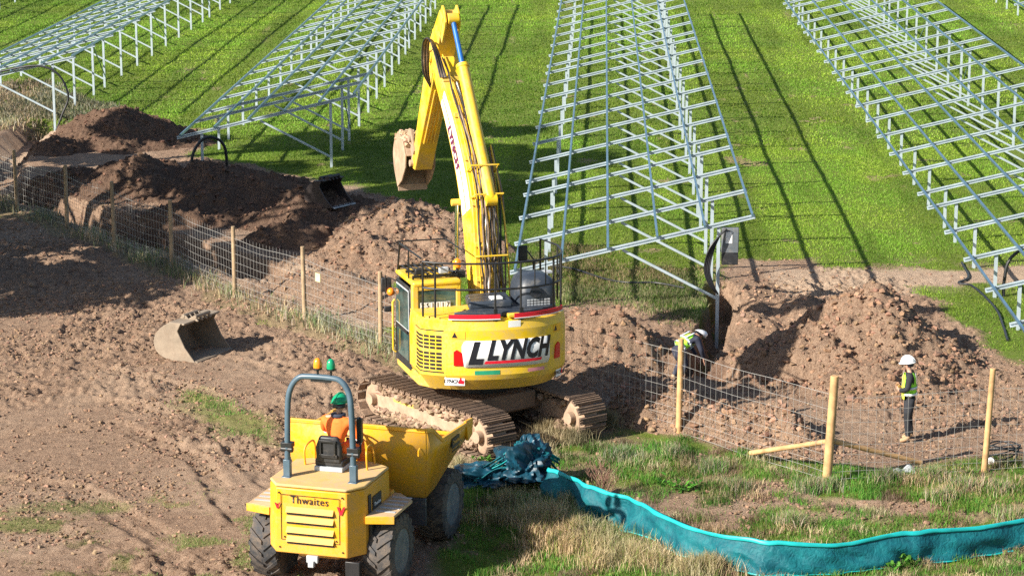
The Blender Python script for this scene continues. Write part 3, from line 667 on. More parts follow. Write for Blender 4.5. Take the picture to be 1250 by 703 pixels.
for t, z, r in ((-34, 1.40, 1.625), (52.5, 1.40, 1.625)):
    sticker(t, z, .42 if t < 0 else .3, .18, 'white', r=r, off=.03)
    f = onarc(t, z, r); lettering('LYNCH', .10, M['letter'], CWT, lambda a, b, c: f(a-.06, b-.01, .036), .2, .003)
    m = MB(); m.add([f(a, b, .036) for a, b in ((.08, -.05), (.19, -.06), (.2, .01), (.15, .02), (.14, .07), (.11, .07), (.11, .01), (.08, .0))], [tuple(range(8))]); m.build('thumb_logo', M['red'], CWT, 0, 0)
for t in (-31, 47):
    s_ = sticker(t, 2.33, .30, .15, 'hv_ye', 'warning_label'); 
    f = onarc(t, 2.33); m = MB(); m.add([f(a-.07, b, .010) for a, b in ((-.06, -.05), (.06, -.05), (0, .06))], [(0, 1, 2)]); m.build('warning_triangle', M['letter'], CWT, 0, 0)
MB().box(cp(8.5, 1.60, 2.69), (.26, .12, .08)).build('latch', M['yel'], CWT, .02)
# left rear door with grille
m = MB(); TL = [-40, -52, -62]
def leftwall(s, z, out=0.):
    """s: 0 at t=-40 going forward along the left flank"""
    pts = [cp(-40, R_, 0), cp(-48, R_, 0), cp(-56, R_, 0), cp(-62, R_, 0), Vector((-1.5, -.5, 0)), Vector((-1.5, -.15, 0))]
    L = [0]; 
    for a, b in zip(pts[:-1], pts[1:]): L.append(L[-1]+(b-a).length)
    d = s*L[-1]
    for i in range(len(pts)-1):
        if d <= L[i+1]+1e-6:
            p = pts[i].lerp(pts[i+1], (d-L[i])/(L[i+1]-L[i])); n = (pts[i+1]-pts[i]).cross(Vector((0, 0, 1))); n.normalize()
            if n.dot(p) < 0: n = -n
            k = 1 if z > 1.5 else 1-.16*(1.5-z)/.35
            q = Vector((p.x*k, p.y*k, z))+n*out; return q
m.grid(lambda u, v: leftwall(u*.999, [1.17, 1.34, 1.5, 2.40, 2.56, 2.62][int(round(v*5))], [0, 0, 0, 0, -.02, -.09][int(round(v*5))]), 20, 5)
m.plate([(-1.08, -1.25), (-1.46, -.75), (-1.48, -.15), (-.3, -.15), (-.3, -1.3)], .04, 'z', 2.60)
DO = m.build('side_door', M['yel'], EX, 0, 28)
m = MB()
for k in range(6):
    for j in range(9):
        z = 1.62+j*.075+(.04 if j > 4 else 0); s0 = .06+k*.092
        m.grid(lambda u, v: leftwall(s0+.075*u, z+.048*v, .008), 1, 1)
m.build('grille_slots', M['black'], DO, 0, 0)
m = MB(); 
for z0, z1 in ((1.56, 1.585), (2.40, 2.42)): m.grid(lambda u, v: leftwall(.03+.62*u, z0+(z1-z0)*v, .012), 10, 1)
m.build('door_seam', M['letter'], DO, 0, 0)
m = MB(); m.grid(lambda u, v: leftwall(.70+.2*u, 1.36+.07*v, .01), 3, 1); m.build('sticker', M['green'], DO, 0, 0)
m = MB(); m.grid(lambda u, v: leftwall(.93+.06*u, 1.44+.06*v, .01), 3, 1); m.build('sticker', M['pink'], DO, 0, 0)
# right flank
m = MB(); m.plate([(-.72, 1.17), (-.72, 2.60), (.35, 2.60), (.5, 2.2), (1.3, 2.05), (1.35, 1.17)], .75, 'x', 1.08); m.build('right_housing', M['yel'], EX, .05)
# engine deck: flat dark cover plus rounded cowl on the right
MB().plate([(cp(t, 1.52, 0).x, cp(t, 1.52, 0).y) for t in range(-36, 61, 8)]+[(1.3, -.2), (-.35, -.2), (-.35, -1.0)], .10, 'z', 2.70).build('deck_cover', M['dgrey'], EX, .02)
m = MB(); m.plate([(-.55, -1.12), (.35, -1.2), (.45, -.35), (-.4, -.35)], .16, 'z', 2.81); m.build('engine_hatch', M['dgrey'], EX, .05)
def cowl(u, v):
    a = u*2*PI; c, s = math.cos(a), math.sin(a); e = .55
    x = math.copysign(abs(c)**e, c); y = math.copysign(abs(s)**e, s); prof = [(1, 0), (1.02, .18), (.98, .36), (.86, .5), (.6, .58), (.02, .6)]
    k, z = prof[int(round(v*5))]; return Vector((.92+.40*x*k, -.68+.46*y*k+.06*z, 2.72+z))
m = MB(); m.grid(cowl, 28, 5); CO = m.build('engine_cowl', M['dgrey'], EX, 0, 40)
m = MB(); m.cyl((.83, -1.10, 3.0), (.83, -1.17, 3.02), .11, .115, 20); m.build('exhaust_outlet', M['black'], CO, 0, 40)
MB().cyl((.83, -1.165, 3.02), (.83, -1.178, 3.022), .055, .055, 16).build('outlet_hole', M['letter'], CO)
m = MB()
for k in range(7):
    for j in range(3): m.box((.68+k*.07, -1.155, 2.76+j*.05), (.05, .012, .03))
m.build('vent_slots', M['greyp'], CO)
MB().box((.05, -1.0, 2.92), (.24, .2, .05)).build('white_cover_plate', M['white'], EX, .01)
# handrail around the tail
m = MB(); Rr = 1.60; zs = (3.22, 3.74)
for z in zs: m.tube([cp(t, Rr, z) for t in range(-62, 83, 6)]+([Vector((-1.42, .5, z))] if 0 else []), .022, 8)
for t in (-62, -50, -5, 14, 47, 64, 82): m.tube([cp(t, Rr, 2.64), cp(t, Rr, 3.74)], .022, 8)
for t in (-5, 14): m.box(cp(t, 1.63, 2.72), (.07, .05, .24))
for t in range(26, 80, 11): m.tube([cp(t, Rr, 3.22), cp(t, Rr, 3.74)], .012, 6)
m.tube([cp(82, Rr, 3.74), Vector((1.45, .5, 3.74)), Vector((1.45, .5, 2.4))], .022, 8)
HR = m.build('handrail', M['black'], EX, 0, 60)
m = MB(); m.tube([Vector((-1.40, -.70, 3.74)), Vector((-1.42, .9, 3.74)), Vector((-1.42, 1.1, 3.1))], .02, 8); m.tube([Vector((-.4, -.1, 3.74)), Vector((-.4, 1.1, 3.74)), Vector((-1.42, 1.1, 3.74))], .016, 8); m.tube([Vector((-1.42, .2, 3.1)), Vector((-1.42, .2, 3.74))], .016, 6)
m.build('cab_roof_rail', M['black'], EX, 0, 60)
# cab
cx0, cx1, cy0, cy1, cz0, cz1 = -1.44, -.44, -.2, 1.22, 1.36, 3.08
m = MB(); m.bb(cx0+.03, cx1-.03, cy0+.03, cy1-.03, cz0, 1.95)
CB = m.build('cab', M['yel'], EX, .03)
def ppost(name, pts, mat, w=.09): m = MB(); [m.beam(a, b, w, w, (0, 1, 0)) for a, b in zip(pts[:-1], pts[1:])]; return m.build(name, M[mat], CB, .02)
ppost('rear_pillar', [(cx0+.05, cy0+.05, 1.4), (cx0+.05, cy0+.05, cz1)], 'yel', .13); ppost('rear_pillar', [(cx1-.05, cy0+.05, 1.4), (cx1-.05, cy0+.05, cz1)], 'yel', .10)
ppost('front_pillar', [(cx0+.05, cy1-.02, 1.4), (cx0+.07, cy1-.1, cz1)], 'black', .08); ppost('front_pillar', [(cx1-.05, cy1-.02, 1.4), (cx1-.05, cy1-.1, cz1)], 'black', .08)
MB().box(((cx0+cx1)/2, (cy0+cy1)/2-.03, cz1+.03), (cx1-cx0+.02, cy1-cy0+.0, .11)).build('cab_roof', M['yel'], CB, .045)
m = MB(); m.box(((cx0+cx1)/2, cy0+.03, cz1-.06), (.9, .07, .10)); m.build('rear_header', M['yel'], CB, .02)
MB().bb(cx0+.12, cx1-.1, cy0+.02, cy0+.04, 1.97, cz1-.1).build('rear_window', M['glass'], CB)
MB().bb(cx1-.04, cx1-.02, cy0+.1, cy1-.1, 1.97, cz1-.05).build('side_window', M['glass'], CB)
MB().bb(cx0+.1, cx1-.1, cy1-.08, cy1-.06, 1.5, cz1-.05).build('windscreen', M['glass'], CB)
dr = MB().plate([(cy0+.14, 1.30), (cy1-.06, 1.30), (cy1-.08, 2.1), (cy1-.14, 3.0), (cy0+.2, 3.0), (cy0+.14, 2.9)], .05, 'x', cx0+.005).build('cab_door', M['plastic'], CB, .02)
MB().plate([(cy0+.23, 2.09), (cy1-.15, 2.09), (cy1-.19, 2.93), (cy0+.25, 2.93)], .01, 'x', cx0-.024).build('window_frame', M['greyp'], dr, .003)
MB().plate([(cy0+.26, 2.12), (cy1-.18, 2.12), (cy1-.22, 2.9), (cy0+.28, 2.9)], .02, 'x', cx0-.028).build('door_window', M['glass'], dr, .005)
MB().plate([(cy0+.26, 1.48), (cy1-.35, 1.48), (cy1-.25, 2.0), (cy0+.26, 2.0)], .02, 'x', cx0-.025).build('lower_window', M['glass'], dr, .005)
MB().bb(cx0-.05, cx0-.03, cy0+.32, cy0+.5, 2.03, 2.08).build('door_handle', M['black'], dr)
# number plates in the rear window
for k, ch in enumerate('251117'):
    xx = cx0+.20+k*.105; MB().box((xx, cy0-.0, 2.66), (.095, .01, .13)).build('number_tile', M['white'], CB)
    lettering(ch, .14, M['letter'], CB, flat((xx, cy0-.006, 2.66), (1, 0, 0), (0, 0, 1), (0, -1, 0), .003), 0, .003, 'number')
MB().box((cx0+.17, cy0+.3, 2.25), (.16, .12, .36)).build('orange_jacket', M['hv_or'], CB, .04)
m = MB()
for k in range(7): m.tube([(cx0+.1+k*.13, .0, 3.26), (cx0+.1+k*.13, 1.1, 3.24)], .016, 6)
for yy in (.0, .55, 1.1): m.beam((cx0+.05, yy, 3.22), (cx1-.02, yy, 3.22), .05, .05)
for xx, yy in ((cx0+.06, 0), (cx1-.05, 0), (cx0+.06, 1.1), (cx1-.05, 1.1)): m.tube([(xx, yy, 3.1), (xx, yy, 3.24)], .02, 6)
m.build('roof_guard', M['black'], CB)
for xx in (-1.25, -.75): MB().box((xx, -.02, 3.33), (.2, .1, .13)).build('work_lamp', M['black' if xx < -1 else 'greyp'], CB, .02)
m = MB(); m.lathe([(.02, 0), (.075, 0), (.075, .1), (.05, .16), (.01, .18)], (-.42, .15, 3.34), 'z', 16); m.build('amber_beacon', M['orange_l'], EX, 0, 50)
MB().cyl((-.42, .15, 3.08), (-.42, .15, 3.34), .03).box((-.42, .15, 3.2), (.3, .14, .14)).build('beacon_bracket', M['black'], EX)
# mirrors and grab pole
mi = MB().tube([(-1.42, 1.2, 2.9), (-1.62, 1.32, 3.0), (-1.62, 1.32, 2.62)], .016, 6).build('mirror_arm', M['black'], EX)
MB().box((-1.60, 1.34, 2.80), (.22, .05, .3)).build('mirror', M['plastic'], mi, .02)
MB().ball((-1.52, 1.28, 2.66), .085, 12).build('orange_side_lamp', M['orange_l'], mi)
MB().box((-1.56, 1.3, 2.3), (.2, .05, .12)).build('lower_mirror', M['plastic'], mi, .02)
MB().tube([(-1.50, 1.05, 2.55), (-1.54, 1.05, 2.5), (-1.54, 1.05, 1.5), (-1.48, 1.05, 1.45)], .022, 8).build('grab_pole', M['yel'], EX, 0, 60)
mi = MB().tube([(1.3, .6, 2.2), (1.34, .6, 3.3), (1.15, .6, 3.55)], .018, 6).build('mirror_arm', M['black'], EX)
MB().box((1.1, .58, 3.45), (.2, .05, .32)).build('mirror', M['plastic'], mi, .03)
MB().box((1.32, -.2, 3.2), (.3, .16, .05)).build('grey_camera_plate', M['greyp'], EX, .01)
# boom: side profile in (y, z)
BX = .16
def side(cl, wid):
    """outline from a centreline and widths"""
    up, dn = [], []
    P = [Vector((a, b)) for a, b in cl]
    for i, p in enumerate(P):
        d = (P[min(i+1, len(P)-1)]-P[max(i-1, 0)]).normalized(); n = Vector((-d.y, d.x)); up.append(p+n*wid[i]/2); dn.append(p-n*wid[i]/2)
    return [(p.x, p.y) for p in up+dn[::-1]]
def bez(pts, n):
    V = spline([(a, b, 0) for a, b in pts], n); return [(v.x, v.y) for v in V]
bc = bez([(.12, 1.95), (.30, 3.2), (.72, 4.65), (1.75, 5.95), (3.35, 7.25)], 5)
def lerpw(n, ks): return [float(np.interp(i/(n-1), [k[0] for k in ks], [k[1] for k in ks])) for i in range(n)]
bw = lerpw(len(bc), [(0, .36), (.18, .62), (.5, .86), (.75, .66), (1, .34)])
BOOM = MB().plate(side(bc, bw), .50, 'x', BX).build('boom', M['yelb'], EX, .02, 25)
MB().plate(side(bc[2:-1], [w*.1 for w in bw[2:-1]]), .52, 'x', BX).build('boom_weld_rib', M['yelb'], BOOM, 0, 25)
# white strip with lettering on the left face
k0, k1 = 9, 17
ws = MB().plate(side(bc[k0:k1+1], [w*.74 for w in bw[k0:k1+1]]), .008, 'x', BX-.256).build('white_panel', M['white'], BOOM, 0, 25)
pA = Vector((0, *bc[k0+1])); pB = Vector((0, *bc[k1])); dr_ = (pA-pB).normalized(); mid = (pA+pB)/2; up_ = Vector((0, dr_.z, -dr_.y)); 
up_ = -up_ if up_.y > 0 else up_
# text runs down the boom
lettering('LYNCH', .31, M['purple'], BOOM, flat((BX-.262, mid.y, mid.z), tuple(dr_), tuple(Vector((-1, 0, 0)).cross(dr_)), (-1, 0, 0), .004), .2, .02)
MB().cyl((BX-.36, .12, 1.95), (BX+.36, .12, 1.95), .14).build('boom_foot_pin', M['yel'], BOOM, 0, 40)
MB().bb(BX-.36, BX-.25, -.25, .75, 1.3, 2.2).bb(BX+.25, BX+.36, -.25, .75, 1.3, 2.2).build('boom_foot_bracket', M['yel'], EX, .03)
def cylinder(p0, p1, r, frac, name, matb='yelb', matr='chrome', rs=None, rr_=.55):
    p0 = Vector(p0); p1 = Vector(p1); q = p0.lerp(p1, frac); o = MB().cyl(p0, q, r, r, 20).cyl(q-(p1-p0).normalized()*.08, q, r*1.14, r*1.14, 20).build(name, M[matb], EX, .006, 40)
    MB().cyl(q, p1, r*rr_, r*rr_, 16).build('rod', M[matr], o, 0, 40)
    d = Vector((1, 0, 0))
    for pp in (p0, p1): MB().cyl(pp-d*.11, pp+d*.11, r*.95, r*.95, 16).build('pin_eye', M[matb], o, 0, 40)
    return o
for sx in (-.34, .34): cylinder((BX+sx, 1.05, 1.45), (BX+sx, 1.02, 4.50), .075, .60, 'boom_cylinder')
# arm
tip = Vector((3.30, 7.22)); end = Vector((5.05, 4.62)); ad = (end-tip).normalized(); hornp = tip-ad*1.14
an_ = Vector((ad.y, -ad.x)); an_ = -an_ if an_.x > 0 else an_      # towards the cab
A = [hornp+an_*.12, hornp-an_*.14, tip-ad*.62-an_*.28, tip-ad*.1-an_*.42, tip+ad*1.0-an_*.34, end-an_*.13, end+ad*.10, end+an_*.17, tip+ad*1.2+an_*.22, tip+ad*.15+an_*.26, tip-ad*.6+an_*.16]
ARM = MB().plate([(p.x, p.y) for p in A], .40, 'x', BX).build('arm', M['yelb'], EX, .02, 25)
MB().plate([(p.x, p.y) for p in [tip+ad*.5-an_*.22, tip+ad*2.4-an_*.10, tip+ad*2.8-an_*.02, tip+ad*2.8+an_*.1, tip+ad*.5+an_*.12]], .415, 'x', BX).build('arm_stiffener', M['yelb'], ARM, .01, 25)
for sx in (-.15, .15): MB().plate([(p.x, p.y) for p in [hornp-ad*.12+an_*.05, hornp-ad*.14-an_*.12, tip-ad*.75-an_*.2, tip-ad*.6+an_*.30, hornp+ad*.15+an_*.30, hornp+ad*.0+an_*.26]], .05, 'x', BX+sx).build('arm_horn_plate', M['yelb'], ARM, .01, 25)
def yz(p, x=BX): return Vector((x, p[0], p[1]))
base = Vector(bc[8])+Vector((-.45, .62)); 
cylinder(yz(base, BX+.10), yz(hornp+an_*.16, BX+.02), .125, .74, 'arm_cylinder', matr='blue', rr_=.42)
MB().cyl(yz(tip, BX-.29), yz(tip, BX+.29), .13).build('arm_pivot_pin', M['yelb'], ARM, 0, 40)
# bucket cylinder on the front of the arm
cylinder(yz(tip-ad*.2-an_*.52), yz(end-ad*.52-an_*.42), .085, .62, 'bucket_cylinder')
# bucket linkage and bucket: bucket curled, hanging from the arm end
lk = MB()
for sx in (-.22, .22): lk.plate([(p.x, p.y) for p in [end-ad*.62-an_*.50, end-ad*.52-an_*.36, end-ad*.30+an_*.0, end-ad*.42+an_*.0]], .05, 'x', BX+sx)
lk.build('link_arm', M['mudclay'], EX, .01)

def bucket_parts(m, sd_, prof, extra, w, t, cx=0.):
    """prof: shell outline in (y,z) from the hinge round to the lip; extra: points closing the side plate"""
    P = bez(prof, 4); inner = []
    for i, q in enumerate(P):
        d = Vector(P[min(i+1, len(P)-1)])-Vector(P[max(i-1, 0)]); d.normalize(); nn = Vector((-d.y, d.x))
        c = Vector((sum(p[0] for p in P)/len(P), sum(p[1] for p in P)/len(P)))
        if nn.dot(c-Vector(q)) < 0: nn = -nn
        inner.append((q[0]+nn.x*t, q[1]+nn.y*t))
    m.plate(P+inner[::-1], w, 'x', cx)
    for s in (-1, 1): sd_.plate(P+list(extra), t*.9, 'x', cx+s*(w/2+t*.45))
    return P
e0 = end+Vector((.02, .04))
def rel(*pts): return [(e0.x+a, e0.y+b) for a, b in pts]
m = MB(); sdm = MB()
bucket_parts(m, sdm, rel((.10, .15), (.42, .50), (.85, .52), (1.15, .18), (1.12, -.22), (.80, -.66)), rel((.42, -.45), (.12, -.12)), .62, .045, BX)
BK = m.build('digging_bucket', M['mudclay'], EX, .01)
for s_i in (0, 1):
    q = MB(); q.v = sdm.v[s_i*len(sdm.v)//2:(s_i+1)*len(sdm.v)//2]; q.f = sdm.f[:len(sdm.f)//2]; q.build('side_plate', M['mudclay'], BK, .012)
for sx in (-.17, .17): MB().plate(rel((-.12, -.08), (-.02, .5), (.12, .72), (.35, .72), (.62, .48), (.35, .02)), .05, 'x', BX+sx).build('bucket_ear', M['mudclay'], BK, .01)
for a_1, b_1 in ((.08, .52), (0, 0)): MB().cyl(yz((e0.x+a_1, e0.y+b_1), BX-.27), yz((e0.x+a_1, e0.y+b_1), BX+.27), .075).build('hinge_pin', M['mudclay'], BK, 0, 40)
MB().plate(rel((.76, -.60), (.84, -.62), (.80, -.74), (.76, -.74)), .66, 'x', BX).build('cutting_lip', M['mudclay'], BK)
n = 260; lx = RNG.uniform(BX-.3, BX+.3, n); ly = e0.x+RNG.uniform(.25, 1.05, n); lz = e0.y+RNG.uniform(.44, .60, n)*(1-((ly-e0.x-.65)/.8)**2)
c = clods('caked_mud', lx, ly, lz, .03+.06*RNG.random(n), BK, (.48, .33, .22)); c['kind'] = 'stuff'
# hoses and pipes along the top of the boom
def boomtop(t, off, x):
    i = t*(len(bc)-1); k = min(int(i), len(bc)-2); f = i-k; p = Vector(bc[k]).lerp(Vector(bc[k+1]), f); d = (Vector(bc[k+1])-Vector(bc[k])).normalized()
    w = bw[k]*(1-f)+bw[k+1]*f; n = Vector((-d.y, d.x)); q = p+n*(w/2+off); return Vector((x, q.x, q.y))
rr_ = random.Random(5)
cols = ['yelb', 'hose', 'hoseb', 'yelb', 'hose', 'hoseb', 'white', 'yelb', 'hose', 'yelb', 'hoseb', 'hose', 'yelb', 'hoseb']
for k, cmat in enumerate(cols):
    x = BX-.17+.030*k; t0 = rr_.uniform(.02, .25); t1 = rr_.uniform(.5, .97); pts = []; n = 14
    for i in range(n+1):
        t = t0+(t1-t0)*i/n; wv = (.016 if cmat in ('yelb', 'white') else .05)
        pts.append(boomtop(t, .05+rr_.uniform(0, wv)+.05*(k % 3), x+rr_.uniform(-wv, wv)*.6))
    MB().tube(spline(pts, 3), .014 if cmat == 'yelb' else .018, 6).build('hydraulic_hose' if cmat.startswith('hose') else 'hydraulic_pipe', M[cmat], BOOM, 0, 60)
for k in range(9):      # hoses hanging off the right side of the boom
    pts = []; 
    for i in range(9):
        t = .04+.075*i; pts.append(boomtop(t, -.15+rr_.uniform(-.03, .03)+.03*k-.10*math.sin(i/8*PI), BX+.27+.04*(k % 4)+.08*math.sin(i/8*PI+k)))
    MB().tube(spline(pts, 4), .019, 6).build('hydraulic_hose', M[['hoseb', 'hose', 'hoseb', 'yelb'][k % 4]], BOOM, 0, 60)
for t in (.22, .34, .46, .6, .75, .88):
    a = boomtop(t, .03, BX); MB().box(a, (.50, .05, .10), Matrix.Rotation(-.4, 3, 'X')).build('hose_clamp', M['yelb'], BOOM, .01)
for t in (.30, .48, .56):   # guard hoops round the pipes
    a = boomtop(t, 0, BX-.24); b = boomtop(t, .26, BX-.22); c = boomtop(t, .26, BX+.36); d = boomtop(t, -.1, BX+.36)
    MB().tube([a, b, c, d], .02, 6).build('hose_guard', M['yelb'], BOOM, 0, 60)
for k in range(5):      # loops from boom tip to the arm
    q = k*.03; a = boomtop(.88, .08, BX-.18-q); b = boomtop(.97, .32+q, BX-.27-q); c = yz(tip-ad*.35-an_*.05, BX-.33-q); d = yz(tip+ad*.25+an_*.15, BX-.30-q); e = yz(tip+ad*.7+an_*.2, BX-.2)
    MB().tube(spline([a, b, c, d, e], 6), .02, 6).build('hydraulic_hose', M['hoseb' if k % 2 else 'hose'], BOOM, 0, 60)
for k in range(4):
    x = BX-.12+k*.07; MB().tube([yz(tip+ad*.7+an_*(.30), x), yz(tip+ad*1.6+an_*.26, x), yz(tip+ad*2.3+an_*.22, x)], .018, 6).build('hydraulic_pipe', M['yelb'], ARM, 0, 60)
# ------------------------------------------------------------------ loose buckets
def loose_bucket(loc, rz, sc, w, mat, min_, label, tilt=0.):
    e = empty('excavator_bucket', loc, rz, label=label, cat='excavator bucket'); e.rotation_euler = (tilt, 0, rz)
    q = lambda *pts: [(a*sc, b*sc) for a, b in pts]
    m = MB(); sd_ = MB(); bucket_parts(m, sd_, q((.02, 1.02), (-.42, .98), (-.82, .62), (-.80, .22), (-.45, .015), (.05, .0), (.45, .0)), q((.12, .38), (-.10, .80)), w, .04)
    s = m.build('shell', mat, e, .01); [(setattr(q_, 'v', sd_.v[k_*len(sd_.v)//2:(k_+1)*len(sd_.v)//2]), setattr(q_, 'f', sd_.f[:len(sd_.f)//2]), q_.build('side_plate', mat, e, .012)) for k_, q_ in ((0, MB()), (1, MB()))]
    m = MB(); m.bb(-w/2-.01, w/2+.01, .38*sc, .50*sc, -.01, .03); m.build('cutting_edge', min_, e, .005)
    m = MB(); m.bb(-w/2, w/2, -.38*sc, .10*sc, .97*sc, 1.02*sc)
    for sx in (-.3, -.1, .1, .3): m.plate(q((-.42, .95), (-.34, 1.08), (-.2, 1.11), (-.12, 1.02), (.0, 1.10), (.10, 1.12), (.2, .98)), .045, 'x', sx*sc)
    for a, b in ((-.27, 1.08), (.1, 1.10)): m.cyl((-.34*sc, a*sc, b*sc), (.34*sc, a*sc, b*sc), .045)
    m.build('mounting_ears', mat, e, .01)
    m = MB()
    for k in range(9): m.bb(-w/2+w*(k+.25)/9, -w/2+w*(k+.6)/9, .33*sc, .37*sc, .03, .05)
    m.build('edge_bolts', min_, e); return e
a, b = G(236, 443), G(280, 419); cxy = ((a[0]+b[0])/2, (a[1]+b[1])/2); rz = math.atan2(-.89, -.45)
loose_bucket((cxy[0]-.25, cxy[1]-.15, hz0(*cxy)+.0), rz, .86, 1.45, M['bucket'], M['bucket'], 'wide dusty brown ditching bucket lying on the bare soil left of the dumper')
a = G(412, 240, .9); loose_bucket((a[0]-.1, a[1]+.2, top(a[0], a[1])-.12), math.radians(-125), .80, .95, M['bucketdk'], M['greyp'], 'dark purplish excavator bucket resting on the soil ridge', .12)
# ------------------------------------------------------------------ dumper
DU = empty('site_dumper', (-3.0, 39.1, 0), math.radians(-17), label='yellow dumper truck with front skip and roll bar, seen from behind', cat='dumper')
def tyre(x, y, r, w, sd, par, nl=18):
    z = r-.02; m = MB()
    m.lathe([(r*.55, -w*.44), (r*.62, -w*.5), (r*.86, -w*.5), (r*.94, -w*.44), (r*.955, -w*.2), (r*.96, 0), (r*.955, w*.2), (r*.94, w*.44), (r*.86, w*.5), (r*.62, w*.5), (r*.55, w*.44)], (x, y, z), 'x', 40)
    for k in range(nl):
        for s in (-1, 1):
            a0 = 2*PI*(k+(.5 if s > 0 else 0))/nl; pts = []
            for j in range(5):
                f = j/4; a = a0+f*.34; xx = x+s*w*(.02+.47*f); rr0 = r*(.945-.03*f*f); rr1 = r*(1.005-.035*f*f); h = .052+.01*f
                for aa in (a-h, a+h):
                    for q in (rr0, rr1): pts.append((xx, y+q*math.sin(aa), z+q*math.cos(aa)))
            fs = []
            for j in range(4):
                b = j*4; fs += [(b, b+1, b+5, b+4), (b+2, b+6, b+7, b+3), (b+1, b+3, b+7, b+5)]
            fs += [(0, 2, 3, 1), (16, 17, 19, 18)]
            # shoulder running down the side wall
            b = len(pts); a = a0+.34
            for aa in (a-.06, a+.06):
                pts += [(x+s*w*.49, y+r*.975*math.sin(aa), z+r*.975*math.cos(aa)), (x+s*w*.515, y+r*.80*math.sin(aa), z+r*.80*math.cos(aa)), (x+s*w*.45, y+r*.80*math.sin(aa), z+r*.80*math.cos(aa))]
            fs += [(b, b+1, b+4, b+3), (b, b+2, b+1), (b+3, b+4, b+5)]
            m.add(pts, fs)
    t = m.build('wheel', M['rubber'], par, 0, 30)
    MB().lathe([(r*.58, sd*w*.47), (r*.54, sd*w*.42), (r*.47, sd*w*.26), (r*.30, sd*w*.24), (r*.26, sd*w*.36), (r*.10, sd*w*.40), (.01, sd*w*.40)] if sd > 0 else [(.01, sd*w*.40), (r*.10, sd*w*.40), (r*.26, sd*w*.36), (r*.30, sd*w*.24), (r*.47, sd*w*.26), (r*.54, sd*w*.42), (r*.58, sd*w*.47)], (x, y, z), 'x', 32).build('rim', M['rim'], t, 0, 40)
    m = MB()
    for k in range(8): a = 2*PI*k/8; m.cyl((x+sd*w*.23, y+r*.36*math.sin(a), z+r*.36*math.cos(a)), (x+sd*w*.30, y+r*.36*math.sin(a), z+r*.36*math.cos(a)), .02, .02, 6)
    m.build('wheel_nuts', M['rim'], t); return t
RW = .63
for sx in (-1, 1):
    tyre(sx*1.0, 0, RW, .50, sx, DU); tyre(sx*1.0, 2.68, RW, .50, sx, DU)
MB().cyl((-.9, 0, RW-.02), (.9, 0, RW-.02), .13).cyl((-.9, 2.68, RW-.02), (.9, 2.68, RW-.02), .13).box((0, 0, RW), (.4, .45, .4)).build('axle', M['black'], DU, .01)
MB().bb(-.36, .36, -.6, 1.3, .55, .85).bb(-.3, .3, 1.2, 3.1, .6, .9).build('chassis', M['dyel'], DU, .03)
# engine body
BO = [(-.62, -.92), (.62, -.92), (.84, -.62), (.84, .55), (.5, .75), (-.5, .75), (-.84, .55), (-.84, -.62)]
m = MB(); k = len(BO); rings = [(.70, 1.0), (1.18, 1.0), (1.20, 1.0), (1.80, .985)]
vs = [(x*s, y*s, z) for z, s in rings for x, y in BO]; fs = [(i*k+j, i*k+(j+1) % k, (i+1)*k+(j+1) % k, (i+1)*k+j) for i in range(3) for j in range(k)]+[tuple(range(k))[::-1], tuple(3*k+j for j in range(k))]
m.add(vs, fs); BD = m.build('engine_body', M['dyel'], DU, .02)
MB().plate([(x*.985, y*.985) for x, y in BO], .05, 'z', 1.835).build('hood_top', M['hood'], BD, .02)
m = MB(); m.plate([(-.36, .30), (.36, .30), (.42, .75), (-.42, .75)], .3, 'z', 1.65); m.build('seat_plinth', M['hood'], BD, .02)
# louvred rear grille
m = MB()
for k in range(4):
    z = 1.50-k*.155-(.03 if k > 1 else 0); m.add([(-.42, -.925, z), (.40, -.925, z), (.40, -.985, z-.085), (-.42, -.985, z-.085), (-.42, -.925, z-.10), (.40, -.925, z-.10)], [(0, 1, 2, 3), (3, 2, 5, 4), (0, 3, 4), (1, 5, 2)])
m.build('louvre', M['dyel'], BD, 0, 20)
m = MB()
for k in range(4): z = 1.50-k*.155-(.03 if k > 1 else 0); m.bb(-.42, .40, -.934, -.92, z-.135, z-.10)
m.bb(-.52, .50, -.932, -.92, 1.695, 1.70).bb(-.52, .50, -.932, -.92, .93, .935).bb(-.52, -.515, -.932, -.92, .93, 1.70).bb(.495, .50, -.932, -.92, .93, 1.70).build('louvre_gap', M['letter'], BD)
for xx, zz in ((-.55, 1.72), (.55, 1.72), (-.55, .80), (.55, .80), (.44, .98), (-.46, .98)): MB().cyl((xx, -.91, zz), (xx, -.94, zz), .014, .014, 8).build('bolt', M['black'], BD)
fnR = flat((-.02, -.925, 1.615), (1, 0, 0), (0, 0, 1), (0, -1, 0), .0)
lettering('Thwaites', .18, M['letter'], BD, fnR, 0, .001, sx=.92, space=1.10)
def vlogo(o, u, v, n, s, par):
    f = flat(o, u, v, n, .006); m = MB(); m.add([f(a*s, b*s, 0) for a, b in ((-.5, .5), (-.2, .5), (0, -.15), (.25, .5), (.55, .62), (.1, -.5), (-.12, -.5))], [tuple(range(7))]); m.build('red_emblem', M['red'], par, 0, 0)
vlogo((.53, -.932, 1.50), (1, 0, 0), (0, 0, 1), (0, -1, 0), .14, BD); vlogo((-.575, -.932, 1.5), (1, 0, 0), (0, 0, 1), (0, -1, 0), .10, BD)
MB().bb(-.08, .12, -.96, -.90, .58, .70).bb(-.03, .07, -1.02, -.94, .52, .62).build('tow_hitch', M['greyp'], DU, .01)
MB().bb(.835, .850, -.50, -.38, 1.22, 1.66).build('rear_vent', M['letter'], BD); sp_ = MB().bb(.835, .852, -.30, .10, 1.30, 1.58).build('name_plate', M['plastic'], BD)
lettering('Thwaites', .085, M['white'], sp_, flat((.853, -.10, 1.44), (0, 1, 0), (0, 0, 1), (1, 0, 0), .004), 0, .002)
